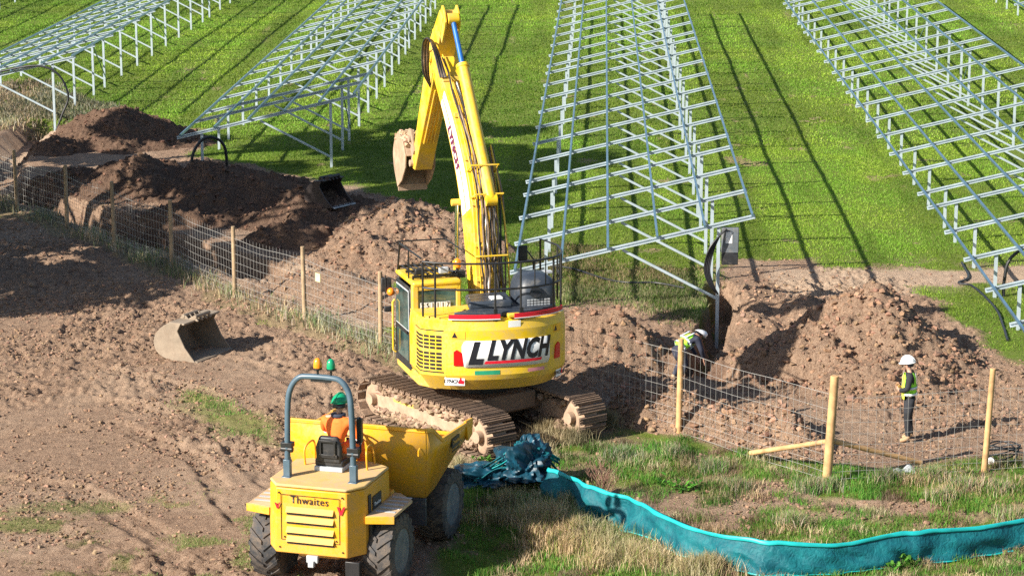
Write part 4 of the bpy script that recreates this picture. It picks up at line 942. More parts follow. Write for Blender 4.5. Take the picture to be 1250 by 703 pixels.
MB().bb(.55, .80, -.84, -.72, .3, .62).build('lower_bracket', M['black'], DU, .01)
# steps over the rear wheels
for sx in (-1, 1):
    st = MB().plate([(sx*.84, -.62), (sx*1.28, -.50), (sx*1.28, .42), (sx*.95, .75), (sx*.84, .75)], .05, 'z', 1.33).build('step_plate', M['wood_dust'], DU, .01)
    MB().plate([(sx*.84, -.655), (sx*1.30, -.535), (sx*1.30, -.50), (sx*.84, -.62)], .13, 'z', 1.29).build('step_edge', M['dyel'], st, .008)
    m = MB()
    for k in range(5): m.box((sx*1.07, -.30+k*.2, 1.358), (.34, .07, .006))
    m.build('grip_strips', M['greyp'], st)
    MB().plate([(sx*.86, -.5), (sx*.86, .6)] + [(sx*.9, .6), (sx*.9, -.5)], .5, 'z', 1.06).build('inner_guard', M['plastic'], st)
# skip
def ring(y, z, x): return [(-x, y, z), (x, y, z)]
rear_top, knee, bot_r, bot_f, lip, = (1.18, 2.34), (1.20, 1.90), (1.50, 1.06), (1.95, 1.10), (3.50, 1.60)
SKW = 1.26; SKB = 1.12
def sw(z): return SKB+(SKW-SKB)*min(1, max(0, (z-1.06)/.84))
V = []; prof = [rear_top, knee, bot_r, bot_f, (2.9, 1.44), lip]
m = MB(); vs = []
for y, z in prof: vs += [(-sw(z), y, z), (sw(z), y, z)]
m.add(vs, [(2*i, 2*i+1, 2*i+3, 2*i+2) for i in range(5)])
# sides with the dipped top edge
tops = [(1.18, 2.34), (1.50, 2.27), (2.0, 1.96), (3.40, 1.88), (3.60, 1.82), (3.50, 1.60)]
for s in (-1, 1):
    low = [(s*sw(z), y, z) for y, z in prof]; hi = [(s*sw(z), y, z) for y, z in tops]
    P = low[:1]+hi[1:]+low[::-1][1:-1]+[]
    bb_ = len(m.v); c = (s*sw(1.6), 2.1, 1.5)
    kk = low[1]; f5 = low[4]
    m.add(hi+[low[4], low[3], low[2], low[1]], [(0, 1, 2, 9), (2, 3, 4, 5, 6, 9), (9, 6, 7, 8)])
SK = m.build('skip', M['skip'], DU, 0, 12, .035)
m = MB()
for s in (-1, 1):
    for (y0, z0), (y1, z1) in zip(tops[:-2], tops[1:-1]): m.beam((s*SKW, y0, z0), (s*SKW, y1, z1), .06, .07)
m.beam((-SKW, 1.18, 2.34), (SKW, 1.18, 2.34), .06, .07).beam((-SKW, 3.53, 1.62), (SKW, 3.53, 1.62), .05, .10)
m.build('skip_rim', M['skip'], SK, .01)
m = MB(); 
for s in (-1, 1): m.add([(s*(SKW+.025), 3.30, 1.95), (s*(SKW+.025), 3.70, 1.91), (s*(SKW+.025), 3.66, 1.62), (s*(SKW+.025), 3.42, 1.56), (s*(SKW-.03), 3.30, 1.95), (s*(SKW-.03), 3.70, 1.91), (s*(SKW-.03), 3.66, 1.62), (s*(SKW-.03), 3.42, 1.56)], [(0, 1, 2, 3), (7, 6, 5, 4), (0, 4, 5, 1), (1, 5, 6, 2), (2, 6, 7, 3), (3, 7, 4, 0)])
m.build('lip_cheek', M['skip'], SK, .01)
m = MB(); m.beam((.12, 1.14, 1.86), (.12, 1.46, 1.0), .30, .06, (0, -1, 0)).beam((-.35, 1.14, 1.86), (-.35, 1.46, 1.0), .16, .06, (0, -1, 0)).build('tipping_channel', M['skip'], SK, .01)
MB().tube([(1.16, 1.15, 2.04), (1.16, 1.08, 2.0), (1.16, 1.08, 1.92), (1.16, 1.15, 1.88)], .012, 6).build('lifting_eye', M['skip'], SK)
npz = MB().bb(SKW+.018, SKW+.030, 2.50, 2.90, 1.66, 1.84).build('name_plate', M['letter'], SK)
lettering('Thwaites', .10, M['dyel'], npz, flat((SKW+.031, 2.70, 1.76), (0, 1, 0), (0, 0, 1), (1, 0, 0), .004), 0, .002)
MB().bb(SKW+.018, SKW+.030, 2.50, 2.90, 1.60, 1.62).build('plate_line', M['letter'], SK)
for sx in (-1, 1): MB().bb(min(sx*.28, sx*1.16), max(sx*.28, sx*1.16), 1.44, 1.49, .58, 1.06).build('mud_flap', M['dgrey'], DU, .01)
MB().beam((0, .8, .95), (0, 1.7, 1.05), .14, .14).beam((-.25, .7, 1.0), (-.25, 1.3, .8), .08, .08).build('tipping_ram', M['black'], DU, .01)
MB().bb(.30, .78, .75, .95, .9, 1.35).build('side_tank', M['dyel'], DU, .02)
# soil in the skip bottom
n = 500; lx = RNG.uniform(-.9, .9, n); ly = RNG.uniform(1.6, 3.2, n); c = clods('soil_in_skip', lx, ly, 1.35+.25*RNG.random(n), .05+.10*RNG.random(n), DU, (.2, .14, .10)); c['kind'] = 'stuff'
# controls
m = MB(); m.tube([(0, .95, 1.5), (0, .80, 2.22)], .03, 8); cxx = Vector((0, .78, 2.26)); ax = Vector((0, -.35, 1)).normalized(); a_ = Vector((1, 0, 0)); b_ = ax.cross(a_)
m.tube([cxx+(a_*math.cos(2*PI*k/20)+b_*math.sin(2*PI*k/20))*.20 for k in range(20)], .016, 6, True)
for k in range(3): m.tube([cxx, cxx+(a_*math.cos(2*PI*k/3)+b_*math.sin(2*PI*k/3))*.2], .012, 6)
m.build('steering_wheel', M['black'], DU, 0, 60)
MB().bb(-.35, .35, .80, 1.05, 1.35, 1.95).build('dash_console', M['dyel'], DU, .03)
for sx in (-1, 1): MB().tube(spline([(sx*.55, .25, 1.84), (sx*.55, .22, 2.12), (sx*.52, .35, 2.22), (sx*.52, .60, 2.15), (sx*.55, .66, 1.7)], 5), .018, 8).build('grab_rail', M['dyel'], DU, 0, 60)
# seat
SY = .02
se = MB().box((-.03, SY+.22, 2.0), (.5, .5, .12)).build('seat', M['plastic'], DU, .03)
MB().plate([(-.25, 2.00), (.19, 2.00), (.20, 2.26), (.13, 2.46), (-.19, 2.46), (-.26, 2.26)], .10, 'y', SY).build('backrest', M['plastic'], se, .035)
m = MB(); m.bb(-.20, .14, SY-.085, SY-.05, 2.10, 2.16).bb(-.17, -.14, SY-.085, SY-.05, 2.12, 2.38).bb(.08, .11, SY-.085, SY-.05, 2.12, 2.38).bb(-.18, .12, SY-.085, SY-.05, 2.36, 2.40).build('back_frame', M['black'], se, .005)
MB().bb(-.28, .22, SY-.06, SY+.45, 1.86, 1.94).box((-.03, SY+.2, 1.95), (.42, .40, .05)).build('suspension_base', M['greyp'], se, .01)
# roll bar
ry = -.46; pts = [(-.58, ry, 1.86), (-.57, ry, 2.5), (-.55, ry, 3.10), (-.50, ry+.02, 3.36), (-.37, ry+.03, 3.53), (-.20, ry+.03, 3.57), (.20, ry+.03, 3.57), (.37, ry+.03, 3.53), (.50, ry+.02, 3.36), (.55, ry, 3.10), (.57, ry, 2.5), (.58, ry, 1.86)]
RO = MB().tube(spline(pts, 4), .05, 10).build('roll_bar', M['rops'], DU, 0, 60)
for sx in (-1, 1):
    MB().bb(sx*.58-.075, sx*.58+.075, ry-.10, ry+.10, 1.845, 1.875).bb(sx*.58-.06, sx*.58+.06, ry-.05, ry+.05, 1.87, 2.15).build('roll_bar_foot', M['rops'], RO, .01)
    MB().bb(sx*.58-.10, sx*.58+.10, ry-.05, ry+.09, 2.36, 2.44).cyl((sx*.58-.10, ry, 2.32), (sx*.58+.10, ry, 2.32), .05).tube([(sx*.60, ry+.06, 2.3), (sx*.68, ry+.08, 2.36), (sx*.68, ry+.08, 2.48), (sx*.60, ry+.06, 2.52)], .015, 6).build('hinge_bracket', M['black'], RO, .008)
MB().tube([(.60, ry+.04, 2.92), (.64, ry+.16, 2.92), (.64, ry+.16, 2.3)], .015, 6).bb(.60, .68, ry+.11, ry+.19, 2.5, 2.9).build('seat_belt_reel', M['black'], RO)
MB().beam((-.15, ry+.03, 3.51), (.20, ry+.03, 3.51), .05, .03).build('beacon_bar', M['black'], RO)
for xx, mt in ((-.03, 'orange_l'), (.20, 'green_l')):
    bq = MB().cyl((xx, ry+.03, 3.58), (xx, ry+.03, 3.70), .02, .02, 8).cyl((xx, ry+.03, 3.70), (xx, ry+.03, 3.73), .075, .075, 16).build('beacon', M['black'], RO)
    MB().lathe([(.07, 0), (.072, .05), (.06, .12), (.035, .155), (.005, .165)], (xx, ry+.03, 3.73), 'z', 18).build('lens', M[mt], bq, 0, 60)
# ------------------------------------------------------------------ people
def skin_obj(name, J, E, mat, parent=None, lvl=2, root=0):
    """J: list of (x,y,z,rx[,ry]); E: pairs"""
    me = bpy.data.meshes.new(name); me.from_pydata([j[:3] for j in J], E, []); me.materials.append(mat)
    o = bpy.data.objects.new(name, me); link(o, parent)
    sk = o.modifiers.new('skin', 'SKIN'); sk.use_smooth_shade = True; sk.branch_smoothing = .6
    if not me.skin_vertices: 
        bpy.context.view_layer.objects.active = o; o.select_set(True); bpy.ops.mesh.customdata_skin_add()
    for i, j in enumerate(J):
        d = me.skin_vertices[0].data[i]; d.radius = (j[3], j[4] if len(j) > 4 else j[3]); d.use_root = (i == root)
    sb = o.modifiers.new('s', 'SUBSURF'); sb.levels = lvl; sb.render_levels = lvl
    return o
def body(name, P, root, up=(0, 0, 1)):
    """P: joint dict -> continuous body with head, nose, ears, hands with fingers"""
    J = []; E = []; I = {}
    def j(n, p, r, r2=None): I[n] = len(J); J.append((*p, r, r2 or r)); return I[n]
    def c(*ns):
        for a, b in zip(ns[:-1], ns[1:]): E.append((I[a], I[b]))
    V = {k: Vector(v) for k, v in P.items()}
    j('pel', V['pelvis'], .09, .07); j('che', V['pelvis'].lerp(V['neck'], .62), .12, .08); j('nb', V['pelvis'].lerp(V['neck'], .88), .06, .05); j('nk', V['neck'], .055); c('pel', 'che', 'nb', 'nk')
    h = V['head']; fwd = Vector(P['face']).normalized(); upv = (h-V['neck']).normalized()
    j('jaw', V['neck'].lerp(h, .55)+fwd*.02, .068, .062); j('hd', h, .082, .088); j('cr', h+upv*.07, .068, .07); c('nk', 'jaw', 'hd', 'cr')
    nb = h+fwd*.082-upv*.01; j('ns', nb, .017); j('ns2', nb+fwd*.024-upv*.02, .012); c('hd', 'ns', 'ns2')
    sd = fwd.cross(upv).normalized()
    for s in (-1, 1): k = 'ear%d' % s; j(k, h+sd*s*.088-fwd*.005-upv*.01, .018, .012); c('hd', k)
    for s, L in ((-1, 'L'), (1, 'R')):
        j('sh'+L, V['sh'+L], .045); j('el'+L, V['el'+L], .043); j('wr'+L, V['wr'+L], .028); j('pm'+L, V['hand'+L], .036, .018); c('nb', 'sh'+L, 'el'+L, 'wr'+L, 'pm'+L)
        d = (V['hand'+L]-V['wr'+L]).normalized(); sx = d.cross(fwd); sx = sx.normalized() if sx.length > .1 else d.orthogonal().normalized()
        curl = fwd*.3 if abs(d.dot(fwd)) < .7 else -Vector(up)*.4
        for f, (of, ln) in enumerate(((-.030, .065), (-.010, .078), (.010, .072), (.030, .058))):
            b = V['hand'+L]+d*.030+sx*of; k = 'f%d%s' % (f, L); j(k, b, .0095); m1 = b+(d+curl*.5).normalized()*ln*.5; j(k+'m', m1, .0088); j(k+'t', m1+(d+curl*1.8).normalized()*ln*.5, .0075); c('pm'+L, k, k+'m', k+'t')
        b = V['wr'+L].lerp(V['hand'+L], .6)+sx*-.036; j('th'+L, b, .011); j('tt'+L, b+(d*.8-sx*.6).normalized()*.05, .009); c('pm'+L, 'th'+L, 'tt'+L)
        j('hp'+L, V['pelvis'].lerp(V['hp'+L], .6), .05); j('kn'+L, V['kn'+L], .045); j('an'+L, V['an'+L], .038); j('ft'+L, V['ft'+L], .04, .03); c('pel', 'hp'+L, 'kn'+L, 'an'+L, 'ft'+L)
    o = skin_obj(name, J, E, M['skin'], None, 2, 0); o.location = root[:3]; o.rotation_euler = (0, 0, root[3])
    m = MB()
    for s in (-1, 1): m.ball(h+fwd*.083+sd*s*.03+upv*.012, .012, 8)
    m.build('eyes', M['letter'], o, 0, 60)
    return o, V, fwd, upv, sd
def limb(name, pts, rad, mat, par): return skin_obj(name, [(*p, *(r if isinstance(r, tuple) else (r, r))) for p, r in zip(pts, rad)], [(i, i+1) for i in range(len(pts)-1)], mat, par, 2)
def trousers(V, mat, par, g=1.):
    J = [(*V['pelvis'], .165*g, .135*g), (*(V['pelvis'].lerp(V['neck'], .18)), .155*g, .125*g)]; E = [(0, 1)]
    for L in 'LR':
        b = len(J); J += [(*V['hp'+L], .118*g), (*V['hp'+L].lerp(V['kn'+L], .5), .105*g), (*V['kn'+L], .078*g), (*V['kn'+L].lerp(V['an'+L], .5), .066*g), (*V['an'+L], .058*g)]; E += [(0, b), (b, b+1), (b+1, b+2), (b+2, b+3), (b+3, b+4)]
    return skin_obj('trousers', J, E, mat, par)
def jacket(V, mat, par, name='jacket'):
    J = [(*V['pelvis'].lerp(V['neck'], .10), .155, .12), (*V['pelvis'].lerp(V['neck'], .45), .16, .125), (*V['pelvis'].lerp(V['neck'], .8), .17, .125), (*V['pelvis'].lerp(V['neck'], .97), .095)]; E = [(0, 1), (1, 2), (2, 3)]
    for L in 'LR':
        b = len(J); J += [(*V['sh'+L], .095), (*V['sh'+L].lerp(V['el'+L], .5), .07), (*V['el'+L], .062), (*V['wr'+L], .046)]; E += [(2, b), (b, b+1), (b+1, b+2), (b+2, b+3)]
    return skin_obj(name, J, E, mat, par, 2, 1)
def boots(V, mat, par):
    for L in 'LR':
        d = (V['ft'+L]-V['an'+L]); limb('boot', [V['an'+L]+Vector((0, 0, .08)), V['an'+L], V['an'+L].lerp(V['ft'+L], .55), V['ft'+L]+Vector((d.x, d.y, 0))*.25], [.058, .058, (.05, .05), (.045, .04)], mat, par)
def helmet(h, fwd, upv, sd, mat, par):
    def P(u, v):
        th = u*2*PI; ph = v*PI/2; r = math.cos(ph); return h+upv*(.025+.135*math.sin(ph))+(fwd*math.cos(th)*.138+sd*math.sin(th)*.115)*r
    m = MB(); m.grid(P, 24, 8)
    def Q(u, v):
        th = u*2*PI; e = 1+v*(.10+.30*max(0, math.cos(th))**3); return h+upv*(.028-.012*v)+(fwd*math.cos(th)*.138+sd*math.sin(th)*.115)*e
    m.grid(Q, 24, 2); hm = m.build('helmet', mat, par, 0, 60, .006)
    MB().grid(lambda u, v: h+upv*(.03+.140*math.sin(u*PI))+fwd*math.cos(u*PI)*.142+sd*(v-.5)*.03, 16, 1).build('helmet_ridge', mat, hm, 0, 60, .01)
    MB().grid(lambda u, v: h+upv*(.012-.07*v)-fwd*math.cos((u-.5)*PI*1.1)*.096+sd*math.sin((u-.5)*PI*1.1)*.096, 14, 3).build('hair', M['letter'], par, 0, 60, .012)
def vest(V, mat, par, k0=.02, k1=.93, g=1.0):
    a, b = V['pelvis'], V['neck']
    J = [(*a.lerp(b, k0), .18*g, .145*g), (*a.lerp(b, .4), .178*g, .142*g), (*a.lerp(b, .72), .188*g, .138*g), (*a.lerp(b, k1), .12*g, .10*g)]
    return skin_obj('hi_vis_vest', J, [(0, 1), (1, 2), (2, 3)], mat, par)
def bands(V, par, ks, side_, fwdv, rx=.187, ry=.150):
    a, b = V['pelvis'], V['neck']; ax = (b-a).normalized(); f = (fwdv-ax*fwdv.dot(ax)).normalized(); s = ax.cross(f)
    m = MB()
    for k in ks:
        c = a.lerp(b, k); m.grid(lambda u, v: c+ax*(v-.5)*.05+s*math.cos(u*2*PI)*rx+f*math.sin(u*2*PI)*ry, 24, 1)
    for q in (-1, 1):
        m.grid(lambda u, v: a.lerp(b, .45+.5*u)+s*(q*.10+(v-.5)*.045)-f*(ry*(1.0-.25*u)+.004), 6, 1); m.grid(lambda u, v: a.lerp(b, .45+.5*u)+s*(q*.10+(v-.5)*.045)+f*(ry*(1.0-.25*u)+.004), 6, 1)
    m.build('reflective_stripe', M['silver'], par, 0, 60, .004)
lime = basic('lime_hi_vis_cloth', (.42, 1., .06), .8, 0, .12, 8); yello = basic('yellow_hi_vis_cloth', (.85, .95, .10), .8, 0, .1, 8)
# standing worker, facing left
gx_, gy_ = 7.93, 47.4
P = dict(pelvis=(0, 0, .93), neck=(0, .02, 1.46), head=(0, .05, 1.60), face=(0, 1, -.12), shL=(-.19, .0, 1.40), shR=(.19, 0, 1.40), elL=(-.26, .04, 1.13), elR=(.27, .02, 1.13), wrL=(-.12, .20, 1.06), wrR=(.14, .19, 1.08), handL=(-.04, .23, 1.08), handR=(.07, .23, 1.11),
         hpL=(-.10, 0, .88), hpR=(.10, 0, .88), knL=(-.11, .03, .49), knR=(.11, .01, .49), anL=(-.12, .0, .10), anR=(.12, -.04, .10), ftL=(-.13, .13, .035), ftR=(.14, .10, .035))
o, V, fw, up_, sd = body('person', P, (gx_, gy_, top(gx_, gy_)-.01, math.radians(78)))
tag(o, 'person standing in white helmet and green yellow hi-vis vest over black clothes', 'person')
trousers(V, M['dark_cl'], o); jacket(V, M['dark_cl'], o); boots(V, M['boot'], o); helmet(V['head'], fw, up_, sd, M['helm_w'], o)
v_ = vest(V, lime, o, -.06, .95); bands(V, v_, (.12, .36), sd, fw)
m = MB(); ax_ = (V['neck']-V['pelvis']).normalized()
m.grid(lambda u, v: V['pelvis'].lerp(V['neck'], -.08+.95*v)+Vector((math.cos(PI*(.22+.56*u))*.192*(1-.25*v**4), math.sin(PI*(.22+.56*u))*.156*(1-.2*v**4), 0)), 12, 8).build('vest_front', yello, v_, 0, 60, .006)
# bending worker in the trench
wx, wy = G(826, 444); 
P = dict(pelvis=(0, 0, .80), neck=(0, .48, 1.04), head=(0, .60, 1.06), face=(0, .75, -.66), shL=(-.19, .42, 1.00), shR=(.19, .42, 1.00), elL=(-.24, .50, .74), elR=(.24, .50, .74), wrL=(-.16, .62, .53), wrR=(.16, .62, .53), handL=(-.13, .65, .44), handR=(.13, .65, .44),
         hpL=(-.10, .0, .76), hpR=(.10, 0, .76), knL=(-.13, .18, .44), knR=(.13, .16, .44), anL=(-.14, .0, .10), anR=(.14, -.02, .10), ftL=(-.15, .13, .035), ftR=(.15, .11, .035))
wz = hz0(wx, wy)
o, V, fw, up_, sd = body('person', P, (wx, wy, wz+.06, math.radians(-62)))
tag(o, 'person bending over in the trench in white helmet and lime vest', 'person')
trousers(V, M['navy'], o); jacket(V, M['navy'], o); boots(V, M['boot'], o); helmet(V['head'], fw, up_, sd, M['helm_w'], o); v_ = vest(V, lime, o, .0, .95); bands(V, v_, (.18, .5), sd, Vector((0, -.45, .9)))
print('bend', wx, wy, wz)
# operator seated on the dumper
c, s_ = math.cos(math.radians(-17)), math.sin(math.radians(-17)); ox, oy = .03, .20
P = dict(pelvis=(0, 0, 2.14), neck=(.02, .06, 2.62), head=(.02, .10, 2.76), face=(.25, 1, -.1), shL=(-.19, .04, 2.55), shR=(.22, .04, 2.54), elL=(-.27, .20, 2.33), elR=(.32, .10, 2.28), wrL=(-.15, .45, 2.30), wrR=(.22, .32, 2.18), handL=(-.12, .54, 2.30), handR=(.20, .41, 2.14),
         hpL=(-.10, .04, 2.10), hpR=(.12, .04, 2.10), knL=(-.16, .46, 2.12), knR=(.2, .46, 2.12), anL=(-.16, .52, 1.72), anR=(.2, .52, 1.72), ftL=(-.16, .64, 1.68), ftR=(.2, .64, 1.68))
o, V, fw, up_, sd = body('person', P, (-3.0+ox*c-oy*s_, 39.1+ox*s_+oy*c, .11, math.radians(-17)))
o.scale = (1.12,)*3; o.location.z = -.15
tag(o, 'person in orange hi-vis jacket and green helmet seated on the dumper', 'person')
trousers(V, M['hv_or'], o, .98); jacket(V, M['hv_or'], o); boots(V, M['boot'], o); helmet(V['head'], fw, up_, sd, M['helm_g'], o)
v_ = skin_obj('yellow_back_panel', [(*V['pelvis'].lerp(V['neck'], .35), .165, .13), (*V['pelvis'].lerp(V['neck'], .78), .172, .125)], [(0, 1)], M['hv_ye'], o)
m = MB()
for L in 'LR':
    for k in (.15, .75): 
        a, b = (V['el'+L], V['wr'+L]); p = a.lerp(b, k*.6+.1); d = (b-a).normalized(); m.cyl(p-d*.025, p+d*.025, .068-.01*k, .066-.01*k, 14)
    a, b = (V['kn'+L], V['hp'+L]); p = a.lerp(b, .3); d = (b-a).normalized(); m.cyl(p-d*.025, p+d*.025, .095, .097, 14)
m.build('reflective_stripe', M['silver'], o, 0, 60)
MB().tube([V['neck']+Vector((math.cos(a)*.085, math.sin(a)*.08-.01, -.02)) for a in np.linspace(0, 2*PI, 13)[:-1]], .032, 8, True).build('dark_collar', M['navy'], o, 0, 60)
# ------------------------------------------------------------------ silt fence and bundle
def teal_top():
    px = [(672, 569), (690, 577), (717, 589), (748, 600), (778, 609), (812, 625), (850, 641), (890, 653), (934, 660), (975, 661), (1020, 659), (1070, 654), (1116, 648), (1160, 644), (1205, 638), (1262, 629), (1330, 620)]
    return [Vector((*G(a, b, .60), 0)) for a, b in px]
TP = spline(teal_top(), 8); N = len(TP)
SF = empty('silt_fence', (TP[0].x, TP[0].y, 0), label='long sagging teal fabric barrier with bright top hem across the rough grass', cat='fabric fence')
O_ = Vector((TP[0].x, TP[0].y, 0)); cum = [0]
for a, b in zip(TP[:-1], TP[1:]): cum.append(cum[-1]+(b-a).length)
ties = [0, 16, 32, 64, 96, 128]; tz = [cum[min(i, N-1)] for i in ties]
def sfp(u, v):
    i = min(int(round(u*(N-1)*1)), N-1); p = TP[i]; d = (TP[min(i+1, N-1)]-TP[max(i-1, 0)]).normalized(); nrm = Vector((d.y, -d.x, 0)); s = cum[i]
    dt = min(abs(s-t) for t in tz); pinch = math.exp(-(dt/.16)**2); near = min(tz, key=lambda t: abs(s-t))
    w = 1-v; f = mnoise.noise(Vector((s*1.4, v*1.2, 3)))*.5+mnoise.noise(Vector((s*4+v*3, v*2.5, 7)))*.32+.25*math.sin((s-near)*9/(1+dt*2.5)+(1-v)*2)*math.exp(-dt/.5)
    sag = -.08*min(1, dt/1.2)**.7; gz_ = hz0(p.x, p.y)
    z = gz_+.02+(.60+sag-.04*pinch+.03*mnoise.noise(Vector((s*.8, 0, 5))))*v
    return p-O_+nrm*(.16*w*(1-w*.3)+f*.30*abs(w)**.5+.03*pinch)+Vector((0, 0, z+f*.03*w))
MB().grid(lambda u, v: sfp(u, v), (N-1)*1, 16).build('fabric', M['teal'], SF, 0, 70, .004)
def hem(u, v):
    p = sfp(u, .89+.125*v); i = min(int(round(u*(N-1))), N-1); d = (TP[min(i+1, N-1)]-TP[max(i-1, 0)]).normalized(); return p+Vector((d.y, -d.x, 0))*(.022+.01*math.sin(v*PI))
MB().grid(hem, N-1, 4).build('hem', M['teal_hem'], SF, 0, 70, .008)
def hem2(u, v):
    p = sfp(u, .0+.05*v); i = min(int(round(u*(N-1))), N-1); d = (TP[min(i+1, N-1)]-TP[max(i-1, 0)]).normalized(); return p+Vector((d.y, -d.x, 0))*.02
MB().grid(hem2, N-1, 2).build('bottom_hem', M['teal_hem'], SF, 0, 70, .006)
for i in ties[1:]:
    i = min(i, N-1); p = TP[i]-O_; MB().beam((p.x, p.y+.06, -.15), (p.x+.01, p.y+.06, .62), .04, .04).build('stake', M['post_o'], SF, .004)
bx, by = G(640, 600)
def bundle(c, r, sd_, name_lbl, par=None):
    def fn(u, v):
        th = u*2*PI; ph = PI*(.03+.94*v); d = Vector((math.sin(ph)*math.cos(th), math.sin(ph)*math.sin(th), math.cos(ph)))
        n1 = mnoise.noise(d*1.6+Vector((sd_, 0, 0))); w = Vector((n1, mnoise.noise(d*2+Vector((0, sd_, 0))), 0)); n2 = abs(mnoise.noise(d*3.1+w*1.5+Vector((0, 0, sd_)))); n3 = abs(mnoise.noise(d*6.5+w*3))
        k = 1+.6*n1-.5*n2-.10*n3+.15
        return Vector((d.x*r[0]*k, d.y*r[1]*k, max(-.1, d.z*r[2]*k)))+Vector(c)
    return MB().grid(fn, 90, 60)
e = empty('crumpled_fabric', (bx, by+.25, 0), label='crumpled heap of teal and blue fabric beside the excavator track', cat='fabric heap')
MB_ = bundle((0, 0, .36), (.54, .5, .52), 3, ''); MB_.build('gathered_cloth', M['navyteal'], e, 0, 60)
bundle((.12, .1, .70), (.34, .28, .16), 9, '').build('bright_fold', M['teal'], e, 0, 60)
bundle((-.75, .15, .10), (.65, .4, .30), 14, '').build('trailing_cloth', M['navyteal'], e, 0, 60)
tubep = [(.62, .25, .58), (.35, .1, .72), (-.1, -.05, .80), (-.5, 0, .55), (-.95, .05, .30), (-1.4, .1, .12)]
for q in range(6):
    P_ = [Vector(p)+Vector((random.uniform(-.08, .08), random.uniform(-.15, .12), random.uniform(-.1, .05)*(1+q*.3)-q*.05)) for p in tubep[:-1]]
    m = MB(); C_ = spline(P_, 6); m.grid(lambda u, v: C_[min(int(u*(len(C_)-1)+.5), len(C_)-1)]+Vector((0, -.05+.1*v, .02*math.sin(v*6+u*9)+(.06 if q % 2 else .03)*(.5-v))), len(C_)-1, 3); m.build('cloth_strip', M['teal_hem' if q % 2 else 'teal'], e, 0, 60, .01)
# small litter
x_, y_ = G(1206, 571); e = empty('cable_coil', (x_, y_, hz0(x_, y_)+.05), label='coil of black cable with white plug behind the last right post', cat='cable coil')
m = MB()
for k in range(5): m.tube([(.32+.3*math.cos(t)*(1+.1*k), .35+.35*math.sin(t), .15+.12*math.sin(t+k)+.02*k) for t in np.linspace(0, 2*PI, 17)[:-1]], .014, 6, True)
m.build('coil', M['cable'], e, 0, 60); MB().lathe([(.03, -.03), (.07, -.03), (.07, .03), (.03, .03)], (.05, 0, .07), 'y', 20).build('white_reel', M['white'], e, .01)
x_, y_ = G(1100, 580); tag(MB().grid(lambda u, v: Vector(((u-.5)*.45+.1*v, (v-.5)*.4, .06+.08*math.sin(u*7)*math.sin(v*5))), 10, 10).build('plastic_sheet', M['greyp'], None, 0, 60, .006), 'scrap of pale plastic sheet in the grass under the fence strut', 'plastic scrap').location = (x_, y_, hz0(x_, y_))
# ------------------------------------------------------------------ vegetation
PAL = dict(lawn=[(.14, .26, .02), (.19, .31, .032), (.10, .19, .016), (.26, .33, .07)], rough=[(.10, .19, .03), (.16, .22, .05), (.30, .26, .12), (.30, .26, .13), (.07, .15, .03), (.22, .23, .08)],
           straw=[(.42, .35, .20), (.33, .26, .15), (.50, .42, .27), (.22, .17, .09)], scrub=[(.20, .22, .12), (.30, .28, .20), (.14, .17, .09), (.38, .34, .27)], fresh=[(.06, .19, .02), (.09, .25, .03), (.05, .14, .02)])
def blades(name, x, y, z, h, w, pal, bend=.5, parent=None, two=True, pw=None):
    n = len(x); a = RNG.random(n)*2*PI; b = RNG.random(n)*2*PI; L = h*(.55+.8*RNG.random(n)); be = bend*RNG.random(n)*L
    wx = np.cos(a)*w/2; wy = np.sin(a)*w/2; dx = np.cos(b)*be; dy = np.sin(b)*be
    P = np.array(pal); c = P[RNG.choice(len(P), n, p=pw)]*(.78+.44*RNG.random((n, 1))); f_ = (.5*fbm(x*.22, y*.12, 301, 4)+.5*fbm((x-.037*y)*1.1, y*.05, 305, 3))[:, None]; c = c*(.62+.74*ss(.38, .64, f_))*(1+np.array([.28, .06, .1])*(ss(.35, .65, fbm(x*.5, y*.25, 302, 4))[:, None]-.4))
    if two:
        V = np.stack([np.stack([x-wx, y-wy, z], -1), np.stack([x+wx, y+wy, z], -1), np.stack([x+wx*.7+dx*.35, y+wy*.7+dy*.35, z+L*.6], -1), np.stack([x-wx*.7+dx*.35, y-wy*.7+dy*.35, z+L*.6], -1), np.stack([x+dx, y+dy, z+L*(1-.25*be/L)], -1)], 1)
        T = np.array([(0, 1, 2), (0, 2, 3), (3, 2, 4)])[None]+5*np.arange(n)[:, None, None]; k = 5
    else:
        V = np.stack([np.stack([x-wx, y-wy, z], -1), np.stack([x+wx, y+wy, z], -1), np.stack([x+dx, y+dy, z+L], -1)], 1); T = np.array([(0, 1, 2)])[None]+3*np.arange(n)[:, None, None]; k = 3
    return nmesh(name, V.reshape(-1, 3), T.reshape(-1, 3), M['blade'], parent, np.repeat(c, k, 0))
def lbl(o, t, c='grass'): return tag(o, t, c, kind='stuff')
inv = lambda x, y: (np.abs(x) < .2085*y+.8)
def hp_mask(x, y):
    k = np.zeros(len(x), bool)
    for h in HEAPS:
        q = np.where((x > h.b[0]) & (x < h.b[1]) & (y > h.b[2]) & (y < h.b[3]))[0]
        k[q] |= h(x[q], y[q])[1] > 0
    return k
acc = lambda x, y: (1-masks(x, y)[0])*(1-masks(x, y)[1])*inv(x, y)*(dist_line(x, y, FENCE) > .9)*(.55+.45*ss(.35, .6, fbm(x*.6, y*.6, 44)))
x, y = scatter(560000, -19, 17, 55, 85, acc); k = ~hp_mask(x, y); x, y = x[k], y[k]
gcol = PAL['lawn']
lbl(blades('lawn_grass', x, y, height(x, y)-.01, .055, .028, gcol, .9, two=False, pw=[.38, .38, .16, .08]), 'short bright green grass of the field under the racks')
x, y = scatter(520000, -31, 30, 85, 142, acc)
lbl(blades('lawn_grass', x, y, height(x, y)-.01, .07, .05, gcol, .9, two=False, pw=[.38, .38, .16, .08]), 'short bright green grass in the distance between the racks')
